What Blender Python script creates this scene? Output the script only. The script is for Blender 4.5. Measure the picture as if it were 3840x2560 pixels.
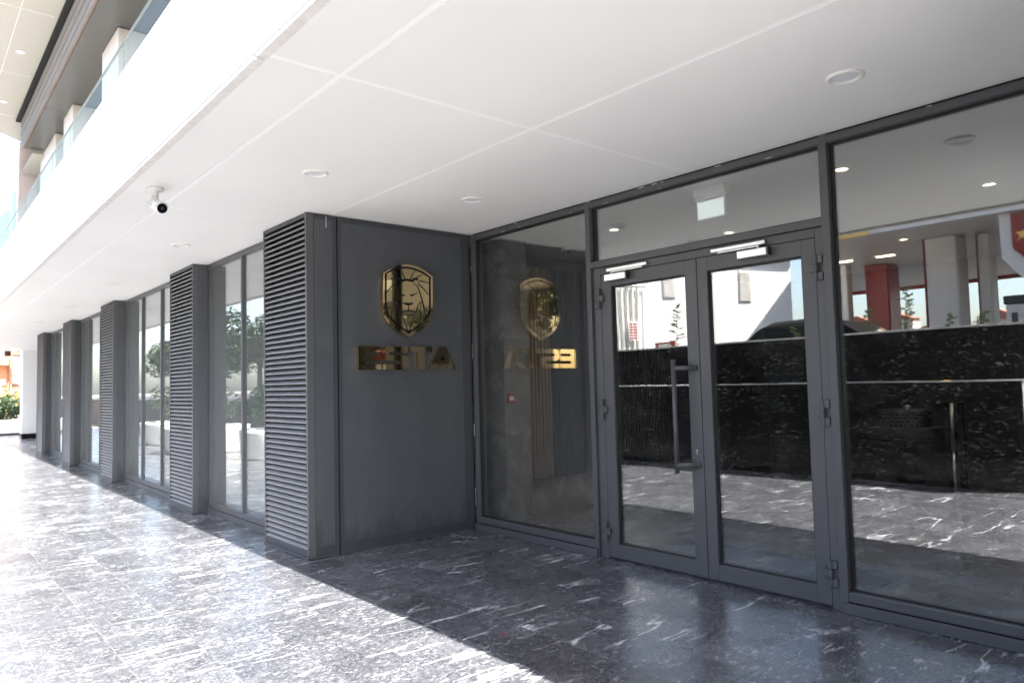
import bpy, bmesh, math, random
from mathutils import Vector, Matrix
random.seed(7)
SC = bpy.context.scene
COL = SC.collection
for o in list(bpy.data.objects):
    bpy.data.objects.remove(o)

# ------------------------------------------------------------------ camera
cd = bpy.data.cameras.new('camera')
cam = bpy.data.objects.new('camera', cd)
COL.objects.link(cam)
M3 = ((0.646042, 0.060208, 0.760924), (0.762885, -0.017981, -0.646284), (-0.025229, 0.998024, -0.057548))
m4 = Matrix(M3).to_4x4()
m4.translation = (5.995, -2.7268, 1.4842)
cam.matrix_world = m4
cd.sensor_fit = 'HORIZONTAL'
cd.sensor_width = 36.0
cd.lens = 25.39
cd.clip_start = 0.05
cd.clip_end = 3000
cd.dof.use_dof = True
cd.dof.focus_distance = 6.2
cd.dof.aperture_fstop = 2.2
SC.camera = cam

# ------------------------------------------------------------------ light
SUN = Vector((1.8, -1.27, 3.05)).normalized()
world = bpy.data.worlds.new('World')
SC.world = world
world.use_nodes = True
wn = world.node_tree
sky = wn.nodes.new('ShaderNodeTexSky')
sky.sky_type = 'NISHITA'
sky.sun_disc = False
sky.sun_elevation = math.asin(SUN.z)
sky.sun_rotation = math.atan2(SUN.x, SUN.y)
sky.air_density = 1.0
sky.dust_density = 2.5
sky.ozone_density = 1.0
wn.links.new(sky.outputs[0], wn.nodes['Background'].inputs[0])
wn.nodes['Background'].inputs[1].default_value = 0.10
sl = bpy.data.lights.new('sun', 'SUN')
sl.energy = 5.0
sl.angle = math.radians(0.5)
sl.color = (1.0, 0.955, 0.89)
so = bpy.data.objects.new('sun', sl)
so.rotation_euler = (-SUN).to_track_quat('-Z', 'Y').to_euler()
so.location = (20, -20, 40)
COL.objects.link(so)
vs = SC.view_settings
vs.view_transform = 'Standard'
vs.look = 'None'
vs.gamma = 1.0
vs.use_curve_mapping = False
vs.exposure = 2.98
SC.render.engine = 'CYCLES'
SC.cycles.use_denoising = True
SC.cycles.denoising_prefilter = 'ACCURATE'
SC.cycles.max_bounces = 10
SC.cycles.diffuse_bounces = 5
SC.cycles.glossy_bounces = 5
SC.cycles.transparent_max_bounces = 16
SC.cycles.caustics_reflective = True
SC.cycles.caustics_refractive = False
SC.cycles.sample_clamp_indirect = 20.0

# ------------------------------------------------------------------ node helpers / materials
def newmat(name):
    m = bpy.data.materials.new(name)
    m.use_nodes = True
    nt = m.node_tree
    return m, nt, nt.nodes['Principled BSDF']

def N(nt, kind, **kw):
    n = nt.nodes.new(kind)
    for k, v in kw.items():
        if k.startswith('i_'):
            key = k[2:]
            n.inputs[int(key) if key.isdigit() else key.replace('_', ' ')].default_value = v
        else:
            setattr(n, k, v)
    return n

def ramp(nt, src, stops):
    r = nt.nodes.new('ShaderNodeValToRGB')
    while len(r.color_ramp.elements) < len(stops):
        r.color_ramp.elements.new(0.5)
    for e, (p, c) in zip(r.color_ramp.elements, stops):
        e.position = p
        e.color = (c[0], c[1], c[2], 1) if not isinstance(c, (int, float)) else (c, c, c, 1)
    nt.links.new(src, r.inputs[0])
    return r

def mathn(nt, op, a, b=None, clamp=False):
    n = nt.nodes.new('ShaderNodeMath')
    n.operation = op
    n.use_clamp = clamp
    for i, v in enumerate((a, b)):
        if v is None:
            continue
        if isinstance(v, (int, float)):
            n.inputs[i].default_value = v
        else:
            nt.links.new(v, n.inputs[i])
    return n.outputs[0]

def mixc(nt, fac, a, b, mode='MIX'):
    n = nt.nodes.new('ShaderNodeMix')
    n.data_type = 'RGBA'
    n.blend_type = mode
    for i, v in ((0, fac), (6, a), (7, b)):
        if isinstance(v, (int, float)):
            n.inputs[i].default_value = v
        elif isinstance(v, tuple):
            n.inputs[i].default_value = (*v, 1) if len(v) == 3 else v
        else:
            nt.links.new(v, n.inputs[i])
    return n.outputs[2]

def plain(name, col, rough=0.5, metal=0.0, var=0.12, scale=6.0, bump=0.0, spec=0.5, stretch=None):
    m, nt, b = newmat(name)
    g = N(nt, 'ShaderNodeNewGeometry')
    mp = N(nt, 'ShaderNodeMapping')
    nt.links.new(g.outputs['Position'], mp.inputs[0])
    if stretch:
        mp.inputs['Scale'].default_value = stretch
    n1 = N(nt, 'ShaderNodeTexNoise', i_Scale=scale, i_Detail=6.0, i_Roughness=0.6)
    nt.links.new(mp.outputs[0], n1.inputs['Vector'])
    lo = tuple(c * (1 - var) for c in col)
    hi = tuple(min(1, c * (1 + var)) for c in col)
    r = ramp(nt, n1.outputs[0], [(0.3, lo), (0.7, hi)])
    nt.links.new(r.outputs[0], b.inputs['Base Color'])
    rr = mathn(nt, 'ADD', mathn(nt, 'MULTIPLY', n1.outputs[0], rough * 0.4), rough * 0.8, True)
    nt.links.new(rr, b.inputs['Roughness'])
    b.inputs['Metallic'].default_value = metal
    b.inputs['Specular IOR Level'].default_value = spec
    if bump:
        bp = N(nt, 'ShaderNodeBump', i_Strength=bump, i_Distance=0.01)
        nt.links.new(n1.outputs[0], bp.inputs['Height'])
        nt.links.new(bp.outputs[0], b.inputs['Normal'])
    return m

def emis(name, col, s):
    m, nt, b = newmat(name)
    b.inputs['Base Color'].default_value = (*col, 1)
    b.inputs['Emission Color'].default_value = (*col, 1)
    b.inputs['Emission Strength'].default_value = s
    return m

def glassmat(name, f0, tint, power=5.0, top=1.0, haze_film=0.0):
    m, nt, b = newmat(name)
    nt.nodes.remove(b)
    out = nt.nodes['Material Output']
    lw = N(nt, 'ShaderNodeLayerWeight', i_Blend=0.5)
    f = mathn(nt, 'POWER', lw.outputs['Facing'], power)
    f = mathn(nt, 'ADD', mathn(nt, 'MULTIPLY', f, top - f0), f0, True)
    tr = N(nt, 'ShaderNodeBsdfTransparent')
    tr.inputs[0].default_value = (*tint, 1)
    gl = N(nt, 'ShaderNodeBsdfGlossy')
    gl.inputs['Roughness'].default_value = 0.0
    gl.inputs[0].default_value = (0.96, 0.97, 0.97, 1)
    g = N(nt, 'ShaderNodeNewGeometry')
    nz = N(nt, 'ShaderNodeTexNoise', i_Scale=0.9, i_Detail=1.0)
    nt.links.new(g.outputs['Position'], nz.inputs['Vector'])
    bp = N(nt, 'ShaderNodeBump', i_Strength=0.10, i_Distance=0.02)
    nt.links.new(nz.outputs[0], bp.inputs['Height'])
    nt.links.new(bp.outputs[0], gl.inputs['Normal'])
    mx = N(nt, 'ShaderNodeMixShader')
    nt.links.new(f, mx.inputs[0])
    nt.links.new(tr.outputs[0], mx.inputs[1])
    nt.links.new(gl.outputs[0], mx.inputs[2])
    last = mx.outputs[0]
    if haze_film:  # pale diffuse share: dust on door glass, painted-in milky haze on windows
        df = N(nt, 'ShaderNodeBsdfDiffuse')
        df.inputs[0].default_value = (0.62, 0.65, 0.63, 1)
        m2 = N(nt, 'ShaderNodeMixShader')
        m2.inputs[0].default_value = haze_film
        if haze_film < 0:   # handled smears and splash dust near the floor
            sp_ = N(nt, 'ShaderNodeSeparateXYZ')
            nt.links.new(g.outputs['Position'], sp_.inputs[0])
            sm_ = N(nt, 'ShaderNodeTexNoise', i_Scale=3.2, i_Detail=7.0, i_Roughness=0.7, i_Distortion=1.2)
            nt.links.new(g.outputs['Position'], sm_.inputs['Vector'])
            a_ = ramp(nt, sm_.outputs[0], [(0.50, 0.0), (0.74, 0.02)])
            z_ = ramp(nt, mathn(nt, 'ADD', sp_.outputs[2], mathn(nt, 'MULTIPLY', sm_.outputs[0], 0.35)), [(0.25, 0.022), (0.62, 0.0)])
            nt.links.new(mathn(nt, 'ADD', a_.outputs[0], z_.outputs[0]), m2.inputs[0])
        nt.links.new(last, m2.inputs[1])
        nt.links.new(df.outputs[0], m2.inputs[2])
        last = m2.outputs[0]
    nt.links.new(last, out.inputs[0])
    return m

def marble(name, dark, mid, light, rough, rot, stretch, flecks=1.0, rnd=True, fs=1.0, spec=0.5, vscale=1.0, veins=1.0, grain=1.0):
    m, nt, b = newmat(name)
    g = N(nt, 'ShaderNodeNewGeometry')
    oi = N(nt, 'ShaderNodeObjectInfo')
    off = N(nt, 'ShaderNodeVectorMath', operation='SCALE')
    cmb = N(nt, 'ShaderNodeCombineXYZ')
    for i, k in enumerate((13.7, 41.3, 7.1)):
        nt.links.new(mathn(nt, 'MULTIPLY', oi.outputs['Random'], k if rnd else 0.0), cmb.inputs[i])
    add = N(nt, 'ShaderNodeVectorMath', operation='ADD')
    nt.links.new(g.outputs['Position'], add.inputs[0])
    nt.links.new(cmb.outputs[0], add.inputs[1])
    mp = N(nt, 'ShaderNodeMapping')
    mp.inputs['Rotation'].default_value = rot
    mp.inputs['Scale'].default_value = stretch
    nt.links.new(add.outputs[0], mp.inputs[0])
    base = N(nt, 'ShaderNodeTexNoise', i_Scale=2.2, i_Detail=9.0, i_Roughness=0.68, i_Distortion=0.9)
    nt.links.new(mp.outputs[0], base.inputs['Vector'])
    r0 = ramp(nt, base.outputs[0], [(0.28, dark), (0.52, mid), (0.75, tuple(c * 1.9 for c in mid))])
    # fine flecks, drawn out along the bedding
    fl = N(nt, 'ShaderNodeTexNoise', i_Scale=9.0 * fs, i_Detail=8.0, i_Roughness=0.66, i_Distortion=0.5)
    nt.links.new(mp.outputs[0], fl.inputs['Vector'])
    r1 = ramp(nt, fl.outputs[0], [(0.555, 0.0), (0.61, 0.40), (0.67, 1.0)])
    big = N(nt, 'ShaderNodeTexNoise', i_Scale=1.1, i_Detail=2.0)
    nt.links.new(mp.outputs[0], big.inputs['Vector'])
    r1m = ramp(nt, big.outputs[0], [(0.35, 0.35), (0.65, 1.0)] if grain else [(0.42, 0.04), (0.62, 1.0)])
    fac1 = mathn(nt, 'MULTIPLY', r1.outputs[0], mathn(nt, 'MULTIPLY', r1m.outputs[0], flecks), True)
    c1 = mixc(nt, fac1, r0.outputs[0], light)
    # tiny grain
    gr = N(nt, 'ShaderNodeTexNoise', i_Scale=38.0 * fs, i_Detail=3.0, i_Roughness=0.6, i_Distortion=0.8)
    nt.links.new(mp.outputs[0], gr.inputs['Vector'])
    r2 = ramp(nt, gr.outputs[0], [(0.60, 0.0), (0.74, 0.5)])
    c2 = mixc(nt, mathn(nt, 'MULTIPLY', r2.outputs[0], flecks * grain), c1, light)
    # long thin veins
    vw = N(nt, 'ShaderNodeMapping')
    vw.inputs['Rotation'].default_value = (rot[0], rot[1], rot[2] + 0.45)
    vw.inputs['Scale'].default_value = (2.6 * vscale, 0.45 * vscale, 2.6 * vscale)
    nt.links.new(add.outputs[0], vw.inputs[0])
    vn = N(nt, 'ShaderNodeTexNoise', i_Scale=1.3, i_Detail=4.0, i_Roughness=0.45, i_Distortion=0.15)
    nt.links.new(vw.outputs[0], vn.inputs['Vector'])
    d = mathn(nt, 'ABSOLUTE', mathn(nt, 'SUBTRACT', vn.outputs[0], 0.5))
    v1 = ramp(nt, d, [(0.0, 1.0), (0.005, 0.8), (0.011, 0.0)])
    vm = N(nt, 'ShaderNodeTexNoise', i_Scale=3.0, i_Detail=2.0)
    nt.links.new(add.outputs[0], vm.inputs['Vector'])
    v2 = ramp(nt, vm.outputs[0], [(0.46, 0.0), (0.6, 0.9 * veins)])
    c3 = mixc(nt, mathn(nt, 'MULTIPLY', v1.outputs[0], v2.outputs[0]), c2, light)
    # tile to tile tone
    tone = mathn(nt, 'ADD', mathn(nt, 'MULTIPLY', oi.outputs['Random'], 0.28 if rnd else 0.0), 0.86 if rnd else 1.0)
    tn = N(nt, 'ShaderNodeVectorMath', operation='SCALE')
    nt.links.new(c3, tn.inputs[0])
    nt.links.new(tone, tn.inputs['Scale'])
    nt.links.new(tn.outputs[0], b.inputs['Base Color'])
    sm = N(nt, 'ShaderNodeTexNoise', i_Scale=2.3, i_Detail=5.0, i_Roughness=0.65)
    nt.links.new(g.outputs['Position'], sm.inputs['Vector'])
    rr = ramp(nt, sm.outputs[0], [(0.3, rough * 0.7), (0.7, rough * 1.5)])
    nt.links.new(rr.outputs[0], b.inputs['Roughness'])
    bp = N(nt, 'ShaderNodeBump', i_Strength=0.05, i_Distance=0.004)
    nt.links.new(fl.outputs[0], bp.inputs['Height'])
    nt.links.new(bp.outputs[0], b.inputs['Normal'])
    b.inputs['Specular IOR Level'].default_value = spec
    return m

def floor_marble(name):
    m, nt, b = newmat(name)
    g = N(nt, 'ShaderNodeNewGeometry')
    oi = N(nt, 'ShaderNodeObjectInfo')
    cmb = N(nt, 'ShaderNodeCombineXYZ')
    for i, k in enumerate((13.7, 41.3, 7.1)):
        nt.links.new(mathn(nt, 'MULTIPLY', oi.outputs['Random'], k), cmb.inputs[i])
    add = N(nt, 'ShaderNodeVectorMath', operation='ADD')
    nt.links.new(g.outputs['Position'], add.inputs[0])
    nt.links.new(cmb.outputs[0], add.inputs[1])
    def mapped(rot, sc):
        mp = N(nt, 'ShaderNodeMapping')
        mp.inputs['Rotation'].default_value = (0, 0, rot)
        mp.inputs['Scale'].default_value = sc
        nt.links.new(add.outputs[0], mp.inputs[0])
        return mp.outputs[0]
    def noise(vec, scale, det, ro, dist=0.0):
        n = N(nt, 'ShaderNodeTexNoise', i_Scale=scale, i_Detail=det, i_Roughness=ro, i_Distortion=dist)
        nt.links.new(vec, n.inputs['Vector'])
        return n.outputs[0]
    vA = mapped(0.25, (1.0, 0.62, 1.0))
    vB = mapped(0.45, (1.0, 0.36, 1.0))
    big = noise(vA, 2.6, 5, 0.6, 0.4)
    mid = noise(vA, 26.0, 12, 0.82, 0.3)
    fin = noise(vB, 46.0, 8, 0.68, 0.6)
    spl = noise(mapped(0.7, (1.0, 0.45, 1.0)), 22.0, 9, 0.70, 0.9)
    val = mathn(nt, 'ADD', mathn(nt, 'MULTIPLY', mid, 0.72), mathn(nt, 'MULTIPLY', big, 0.28))
    base = ramp(nt, val, [(0.36, (0.020, 0.021, 0.026)), (0.45, (0.032, 0.034, 0.041)), (0.53, (0.050, 0.053, 0.062)), (0.60, (0.088, 0.091, 0.102)), (0.68, (0.16, 0.163, 0.176))])
    msk = ramp(nt, big, [(0.36, 0.15), (0.60, 1.0)])
    fl = ramp(nt, fin, [(0.588, 0.0), (0.625, 0.85), (0.68, 1.0)])
    sp = ramp(nt, spl, [(0.625, 0.0), (0.655, 0.75), (0.71, 1.0)])
    c1 = mixc(nt, mathn(nt, 'MAXIMUM', mathn(nt, 'MULTIPLY', fl.outputs[0], msk.outputs[0]), sp.outputs[0]), base.outputs[0], (0.40, 0.403, 0.418))
    tiny = ramp(nt, noise(mapped(0.3, (1.0, 0.5, 1.0)), 105.0, 5, 0.7, 0.8), [(0.52, 0.0), (0.64, 0.75)])
    c1 = mixc(nt, mathn(nt, 'MULTIPLY', tiny.outputs[0], 0.6), c1, (0.30, 0.305, 0.32))
    # long fine veins, each slab its own
    vn = noise(mapped(0.85, (2.6, 0.40, 2.6)), 1.3, 5, 0.5, 0.25)
    d = mathn(nt, 'ABSOLUTE', mathn(nt, 'SUBTRACT', vn, 0.5))
    v1 = ramp(nt, d, [(0.0, 1.0), (0.004, 0.7), (0.010, 0.0)])
    v2 = ramp(nt, noise(add.outputs[0], 2.6, 4, 0.6), [(0.46, 0.0), (0.56, 0.9)])
    c2 = mixc(nt, mathn(nt, 'MULTIPLY', v1.outputs[0], v2.outputs[0]), c1, (0.60, 0.60, 0.62))
    tn = N(nt, 'ShaderNodeVectorMath', operation='SCALE')
    nt.links.new(c2, tn.inputs[0])
    nt.links.new(mathn(nt, 'ADD', mathn(nt, 'MULTIPLY', oi.outputs['Random'], 0.36), 0.82), tn.inputs['Scale'])
    nt.links.new(tn.outputs[0], b.inputs['Base Color'])
    sm = N(nt, 'ShaderNodeTexNoise', i_Scale=2.3, i_Detail=6.0, i_Roughness=0.68)
    nt.links.new(g.outputs['Position'], sm.inputs['Vector'])
    rr = ramp(nt, sm.outputs[0], [(0.3, 0.17), (0.7, 0.36)])
    nt.links.new(rr.outputs[0], b.inputs['Roughness'])
    bp = N(nt, 'ShaderNodeBump', i_Strength=0.06, i_Distance=0.004)
    nt.links.new(mid, bp.inputs['Height'])
    nt.links.new(bp.outputs[0], b.inputs['Normal'])
    b.inputs['IOR'].default_value = 1.6
    b.inputs['Specular IOR Level'].default_value = 0.9
    return m

def perforated(name, col, pitch, axes):
    """powder-coated sheet with a square grid of punched holes; axes = the two in-plane axes"""
    m, nt, b = newmat(name)
    g = N(nt, 'ShaderNodeNewGeometry')
    sx = N(nt, 'ShaderNodeSeparateXYZ')
    nt.links.new(g.outputs['Position'], sx.inputs[0])
    ds = []
    for a in axes:
        f = mathn(nt, 'FRACT', mathn(nt, 'MULTIPLY', sx.outputs[a], 1 / pitch))
        f = mathn(nt, 'SUBTRACT', f, 0.5)
        ds.append(mathn(nt, 'MULTIPLY', f, f))
    r = mathn(nt, 'SQRT', mathn(nt, 'ADD', ds[0], ds[1]))
    hole = ramp(nt, r, [(0.20, 0.0), (0.27, 1.0)])
    n1 = N(nt, 'ShaderNodeTexNoise', i_Scale=3.0, i_Detail=6.0, i_Roughness=0.65)
    nt.links.new(g.outputs['Position'], n1.inputs['Vector'])
    # grime creeping up from the floor: stain with ragged top
    st = N(nt, 'ShaderNodeMapping')
    st.inputs['Scale'].default_value = (14, 14, 3.0)
    nt.links.new(g.outputs['Position'], st.inputs[0])
    n2 = N(nt, 'ShaderNodeTexNoise', i_Scale=1.0, i_Detail=4.0)
    nt.links.new(st.outputs[0], n2.inputs['Vector'])
    zf = mathn(nt, 'SUBTRACT', mathn(nt, 'MULTIPLY', n2.outputs[0], 0.9), mathn(nt, 'ADD', sx.outputs[2], 0.22))
    stain = ramp(nt, zf, [(0.0, 0.0), (0.12, 0.5)])
    base = ramp(nt, n1.outputs[0], [(0.3, tuple(c * .88 for c in col)), (0.7, tuple(c * 1.1 for c in col))])
    cc = mixc(nt, stain.outputs[0], base.outputs[0], tuple(c * 0.55 for c in col))
    cc = mixc(nt, hole.outputs[0], (0.015, 0.016, 0.018), cc)
    nt.links.new(cc, b.inputs['Base Color'])
    b.inputs['Roughness'].default_value = 0.42
    bp = N(nt, 'ShaderNodeBump', i_Strength=0.4, i_Distance=0.002)
    nt.links.new(hole.outputs[0], bp.inputs['Height'])
    nt.links.new(bp.outputs[0], b.inputs['Normal'])
    return m

def foliage(name, a, c):
    m, nt, b = newmat(name)
    oi = N(nt, 'ShaderNodeNewGeometry')
    r = ramp(nt, oi.outputs['Random Per Island'], [(0.0, a), (1.0, c)])
    nt.links.new(r.outputs[0], b.inputs['Base Color'])
    b.inputs['Roughness'].default_value = 0.55
    return m

GREY = (0.083, 0.085, 0.090)
MT = dict(
    alu=plain('powder_coated_aluminium', GREY, 0.42, var=0.06, scale=2.5),
    alu_wall=plain('grey_cladding', (0.046, 0.050, 0.057), 0.42, var=0.07, scale=2.5),
    alu_dark=plain('dark_gasket', (0.012, 0.013, 0.014), 0.5),
    slat=plain('louvre_aluminium', (0.185, 0.190, 0.198), 0.40, var=0.10, scale=4.0),
    black=plain('black_void', (0.008, 0.008, 0.008), 0.9),
    perfY=perforated('perforated_sheet', (0.084, 0.090, 0.101), 0.0135, (1, 2)),
    soffit=plain('white_soffit_paint', (0.88, 0.872, 0.86), 0.5, var=0.025, scale=0.9),
    joint=plain('white_joint_filler', (0.97, 0.965, 0.95), 0.45, var=0.01),
    fascia=plain('white_fascia_paint', (0.86, 0.855, 0.85), 0.4, var=0.015),
    lip=plain('edge_trim', (0.74, 0.71, 0.68), 0.5, var=0.12, scale=20, bump=0.2),
    gold=plain('gold_mirror', (0.78, 0.60, 0.33), 0.025, metal=1.0, var=0.05, scale=2.0),
    inlay=plain('black_inlay', (0.01, 0.009, 0.008), 0.25),
    glass=glassmat('clear_glass', 0.19, (0.93, 0.945, 0.94), 5.0, 1.0, -1.0),
    glass_win=glassmat('window_glass', 0.20, (0.74, 0.77, 0.77), 3.2, 0.85, 0.085),  # last value paints a milky haze into the panes
    glass_rail=glassmat('balustrade_glass', 0.03, (0.86, 0.90, 0.88), 5.0, 0.08, 0.012),
    glass_teal=glassmat('teal_glass', 0.04, (0.62, 0.70, 0.70), 5.0, 0.2, 0.02),
    steel=plain('brushed_aluminium', (0.72, 0.72, 0.71), 0.28, metal=1.0, var=0.05, scale=3, stretch=(2, 2, 60)),
    white=plain('white_plastic', (0.80, 0.79, 0.76), 0.35, var=0.02),
    diffuser=plain('frosted_diffuser', (0.76, 0.76, 0.80), 0.3, var=0.01),
    lens=plain('black_glass_lens', (0.006, 0.006, 0.012), 0.05),
    exitp=emis('backlit_exit_panel', (0.85, 0.95, 0.92), 0.10),
    lamp=emis('lit_warm_lamp', (1.0, 0.78, 0.50), 3.2),
    floor=floor_marble('blue_grey_marble'),
    wallm=marble('black_marble', (0.004, 0.004, 0.005), (0.010, 0.010, 0.011), (0.36, 0.36, 0.37), 0.10, (0, 0.6, 0), (2.0, 2.0, 4.2), 0.8, False, 0.8, 0.5, 1.0, 0.0, 0.0),
    ledge=plain('pale_stone_coping', (0.45, 0.445, 0.44), 0.35, var=0.2, scale=12),
    grout=plain('pale_grout', (0.14, 0.138, 0.135), 0.8),
    stone=marble('grey_stone', (0.125, 0.121, 0.116), (0.18, 0.174, 0.168), (0.42, 0.41, 0.40), 0.22, (0.3, 0.5, 0.2), (1.0, 1.0, 1.0), 0.35, True, 0.6, 0.5, 1.0, 0.2),
    ifloor=plain('interior_floor_stone', (0.125, 0.119, 0.111), 0.16, var=0.18, scale=1.5, stretch=(1, 3, 1)),
    ceil=plain('interior_ceiling', (0.72, 0.72, 0.70), 0.6, var=0.02),
    iwall=plain('dark_interior_wall', (0.030, 0.027, 0.024), 0.35, var=0.2, scale=1.2),
    lwall=plain('light_interior_wall', (0.50, 0.51, 0.50), 0.6, var=0.05),
    wood=plain('brown_slat_wood', (0.17, 0.115, 0.07), 0.4, var=0.25, scale=8, stretch=(8, 8, 0.6)),
    woodd=plain('black_slat', (0.016, 0.016, 0.017), 0.35, var=0.2, scale=4),
    brass=plain('dull_brass', (0.33, 0.24, 0.11), 0.3, metal=1.0, var=0.1),
    mat=plain('black_door_mat', (0.014, 0.015, 0.019), 0.9, var=0.3, scale=60, bump=0.3),
    matlogo=plain('grey_mat_emblem', (0.085, 0.08, 0.075), 0.9, var=0.3, scale=60),
    lacq=plain('black_lacquer', (0.006, 0.006, 0.007), 0.2),
    silver=plain('silver_leaf', (0.38, 0.36, 0.33), 0.3, metal=1.0),
    red=plain('red_paint', (0.27, 0.020, 0.017), 0.4, var=0.08),
    yellow=plain('yellow_panel', (0.75, 0.48, 0.10), 0.5, var=0.06),
    cream=plain('cream_soffit', (0.40, 0.375, 0.33), 0.6, var=0.03, scale=0.7),
    beige=plain('beige_column', (0.62, 0.555, 0.50), 0.6, var=0.04, scale=1.2, stretch=(6, 6, .3)),
    dceil=plain('grey_metal_ceiling', (0.075, 0.073, 0.069), 0.25, var=0.03, scale=0.6),
    timber=plain('weathered_timber_slat', (0.185, 0.168, 0.158), 0.6, var=0.2, scale=2, stretch=(0.5, 6, 20)),
    pink=plain('pinkish_render', (0.40, 0.33, 0.31), 0.7, var=0.05),
    asphalt=plain('asphalt', (0.052, 0.052, 0.054), 0.85, var=0.2, scale=14),
    earth=plain('dry_ground', (0.20, 0.18, 0.15), 0.9, var=0.2, scale=0.6),
    wbuild=plain('white_rendered_wall', (0.82, 0.81, 0.79), 0.7, var=0.03, scale=1.0),
    pipe=plain('white_pipe', (0.72, 0.71, 0.67), 0.4, var=0.05),
    dark=plain('dark_plastic', (0.03, 0.03, 0.032), 0.4),
    orange=plain('orange_render', (0.62, 0.25, 0.12), 0.8, var=0.12, scale=0.9),
    stonew=plain('pale_stone_render', (0.72, 0.66, 0.57), 0.8, var=0.1, scale=2.5),
    brown=plain('brown_timber', (0.21, 0.11, 0.075), 0.7, var=0.2),
    carp=plain('black_car_paint', (0.008, 0.008, 0.009), 0.08, spec=0.8),
    tyre=plain('tyre_rubber', (0.015, 0.015, 0.015), 0.8),
    cwhite=plain('canopy_white', (0.66, 0.62, 0.58), 0.5, var=0.03, scale=.5),
    leaf=foliage('leaf_green', (0.022, 0.036, 0.016), (0.055, 0.078, 0.034)),
    leafd=foliage('leaf_dark', (0.012, 0.026, 0.010), (0.035, 0.060, 0.022)),
    leafy=foliage('leaf_fresh', (0.06, 0.10, 0.025), (0.16, 0.20, 0.06)),
    bark=plain('bark', (0.10, 0.075, 0.055), 0.9, var=0.3, scale=10),
    petaly=plain('yellow_petal', (0.80, 0.42, 0.03), 0.6),
    petalw=plain('pale_pink_petal', (0.75, 0.55, 0.48), 0.6),
    roof=plain('terracotta_roof', (0.36, 0.13, 0.07), 0.8, var=0.2, scale=1),
    house=plain('house_render', (0.55, 0.47, 0.42), 0.8, var=0.15, scale=.2),
    hill=plain('hazy_hill', (0.22, 0.22, 0.22), 0.9, var=0.2, scale=0.1),
)

# ------------------------------------------------------------------ mesh helpers
ORG = {}
def thing(name, loc, label, cat, group=None, kind=None):
    o = bpy.data.objects.new(name, None)
    COL.objects.link(o)
    o.location = loc
    o.empty_display_size = 0.1
    ORG[o] = Vector(loc)
    tag(o, label, cat, group, kind)
    return o

def tag(o, label=None, cat=None, group=None, kind=None):
    if label: o['label'] = label
    if cat: o['category'] = cat
    if group: o['group'] = group
    if kind: o['kind'] = kind
    return o

def link(name, me, parent=None, loc=None):
    o = bpy.data.objects.new(name, me)
    COL.objects.link(o)
    org = Vector((0, 0, 0))
    if parent is not None:
        o.parent = parent
        org = ORG.get(parent, Vector((0, 0, 0)))
    ORG[o] = org
    if loc is not None:
        o.location = Vector(loc) - org
    return o

def bm_to(name, bm, mat, parent=None, smooth=False):
    org = ORG.get(parent, Vector((0, 0, 0))) if parent else Vector((0, 0, 0))
    if org.length:
        bmesh.ops.translate(bm, verts=bm.verts, vec=-org)
    me = bpy.data.meshes.new(name)
    bm.to_mesh(me)
    bm.free()
    if mat is not None:
        me.materials.append(MT[mat] if isinstance(mat, str) else mat)
    if smooth:
        for p in me.polygons:
            p.use_smooth = True
    return link(name, me, parent)

def bbox(bm, x0, x1, y0, y1, z0, z1, bev=0.0):
    r = bmesh.ops.create_cube(bm, size=1.0)
    vs_ = r['verts']
    for v in vs_:
        v.co = Vector(((x0 + x1) / 2 + v.co.x * (x1 - x0), (y0 + y1) / 2 + v.co.y * (y1 - y0), (z0 + z1) / 2 + v.co.z * (z1 - z0)))
    if bev:
        es = list({e for v in vs_ for e in v.link_edges})
        bmesh.ops.bevel(bm, geom=es, offset=bev, segments=1, affect='EDGES')

def B(name, parent, x0, x1, y0, y1, z0, z1, mat, bev=0.0):
    bm = bmesh.new()
    bbox(bm, x0, x1, y0, y1, z0, z1, bev)
    return bm_to(name, bm, mat, parent)

def bcyl(bm, p0, p1, r0, r1=None, seg=20, caps=True):
    p0, p1 = Vector(p0), Vector(p1)
    r1 = r0 if r1 is None else r1
    d = (p1 - p0)
    q = d.to_track_quat('Z', 'Y')
    a, b_ = [], []
    for i in range(seg):
        t = 2 * math.pi * i / seg
        c = Vector((math.cos(t), math.sin(t), 0))
        a.append(bm.verts.new(p0 + q @ (c * r0)))
        b_.append(bm.verts.new(p1 + q @ (c * r1)))
    for i in range(seg):
        j = (i + 1) % seg
        bm.faces.new((a[i], a[j], b_[j], b_[i]))
    if caps:
        bm.faces.new(a[::-1])
        bm.faces.new(b_)

def blathe(bm, cx, cy, prof, seg=32):
    rings = []
    for r, z in prof:
        rings.append([bm.verts.new((cx + r * math.cos(2 * math.pi * i / seg), cy + r * math.sin(2 * math.pi * i / seg), z)) for i in range(seg)])
    for a, b_ in zip(rings, rings[1:]):
        for i in range(seg):
            j = (i + 1) % seg
            bm.faces.new((a[i], a[j], b_[j], b_[i]))
    bm.faces.new(rings[0][::-1])
    bm.faces.new(rings[-1])

def bprism(bm, pts, axis, a, b_):
    """extrude a polygon (pairs) along axis 0/1/2 between a and b_"""
    def mk(p, t):
        if axis == 0: return (t, p[0], p[1])
        if axis == 1: return (p[0], t, p[1])
        return (p[0], p[1], t)
    va = [bm.verts.new(mk(p, a)) for p in pts]
    vb = [bm.verts.new(mk(p, b_)) for p in pts]
    n = len(pts)
    f1 = bm.faces.new(va)
    f2 = bm.faces.new(vb[::-1])
    for i in range(n):
        j = (i + 1) % n
        bm.faces.new((va[j], va[i], vb[i], vb[j]))
    bmesh.ops.recalc_face_normals(bm, faces=bm.faces)

def struct(o):
    o['kind'] = 'structure'
    return o

H = 3.05
D = 1.82
S = 1.46

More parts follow.
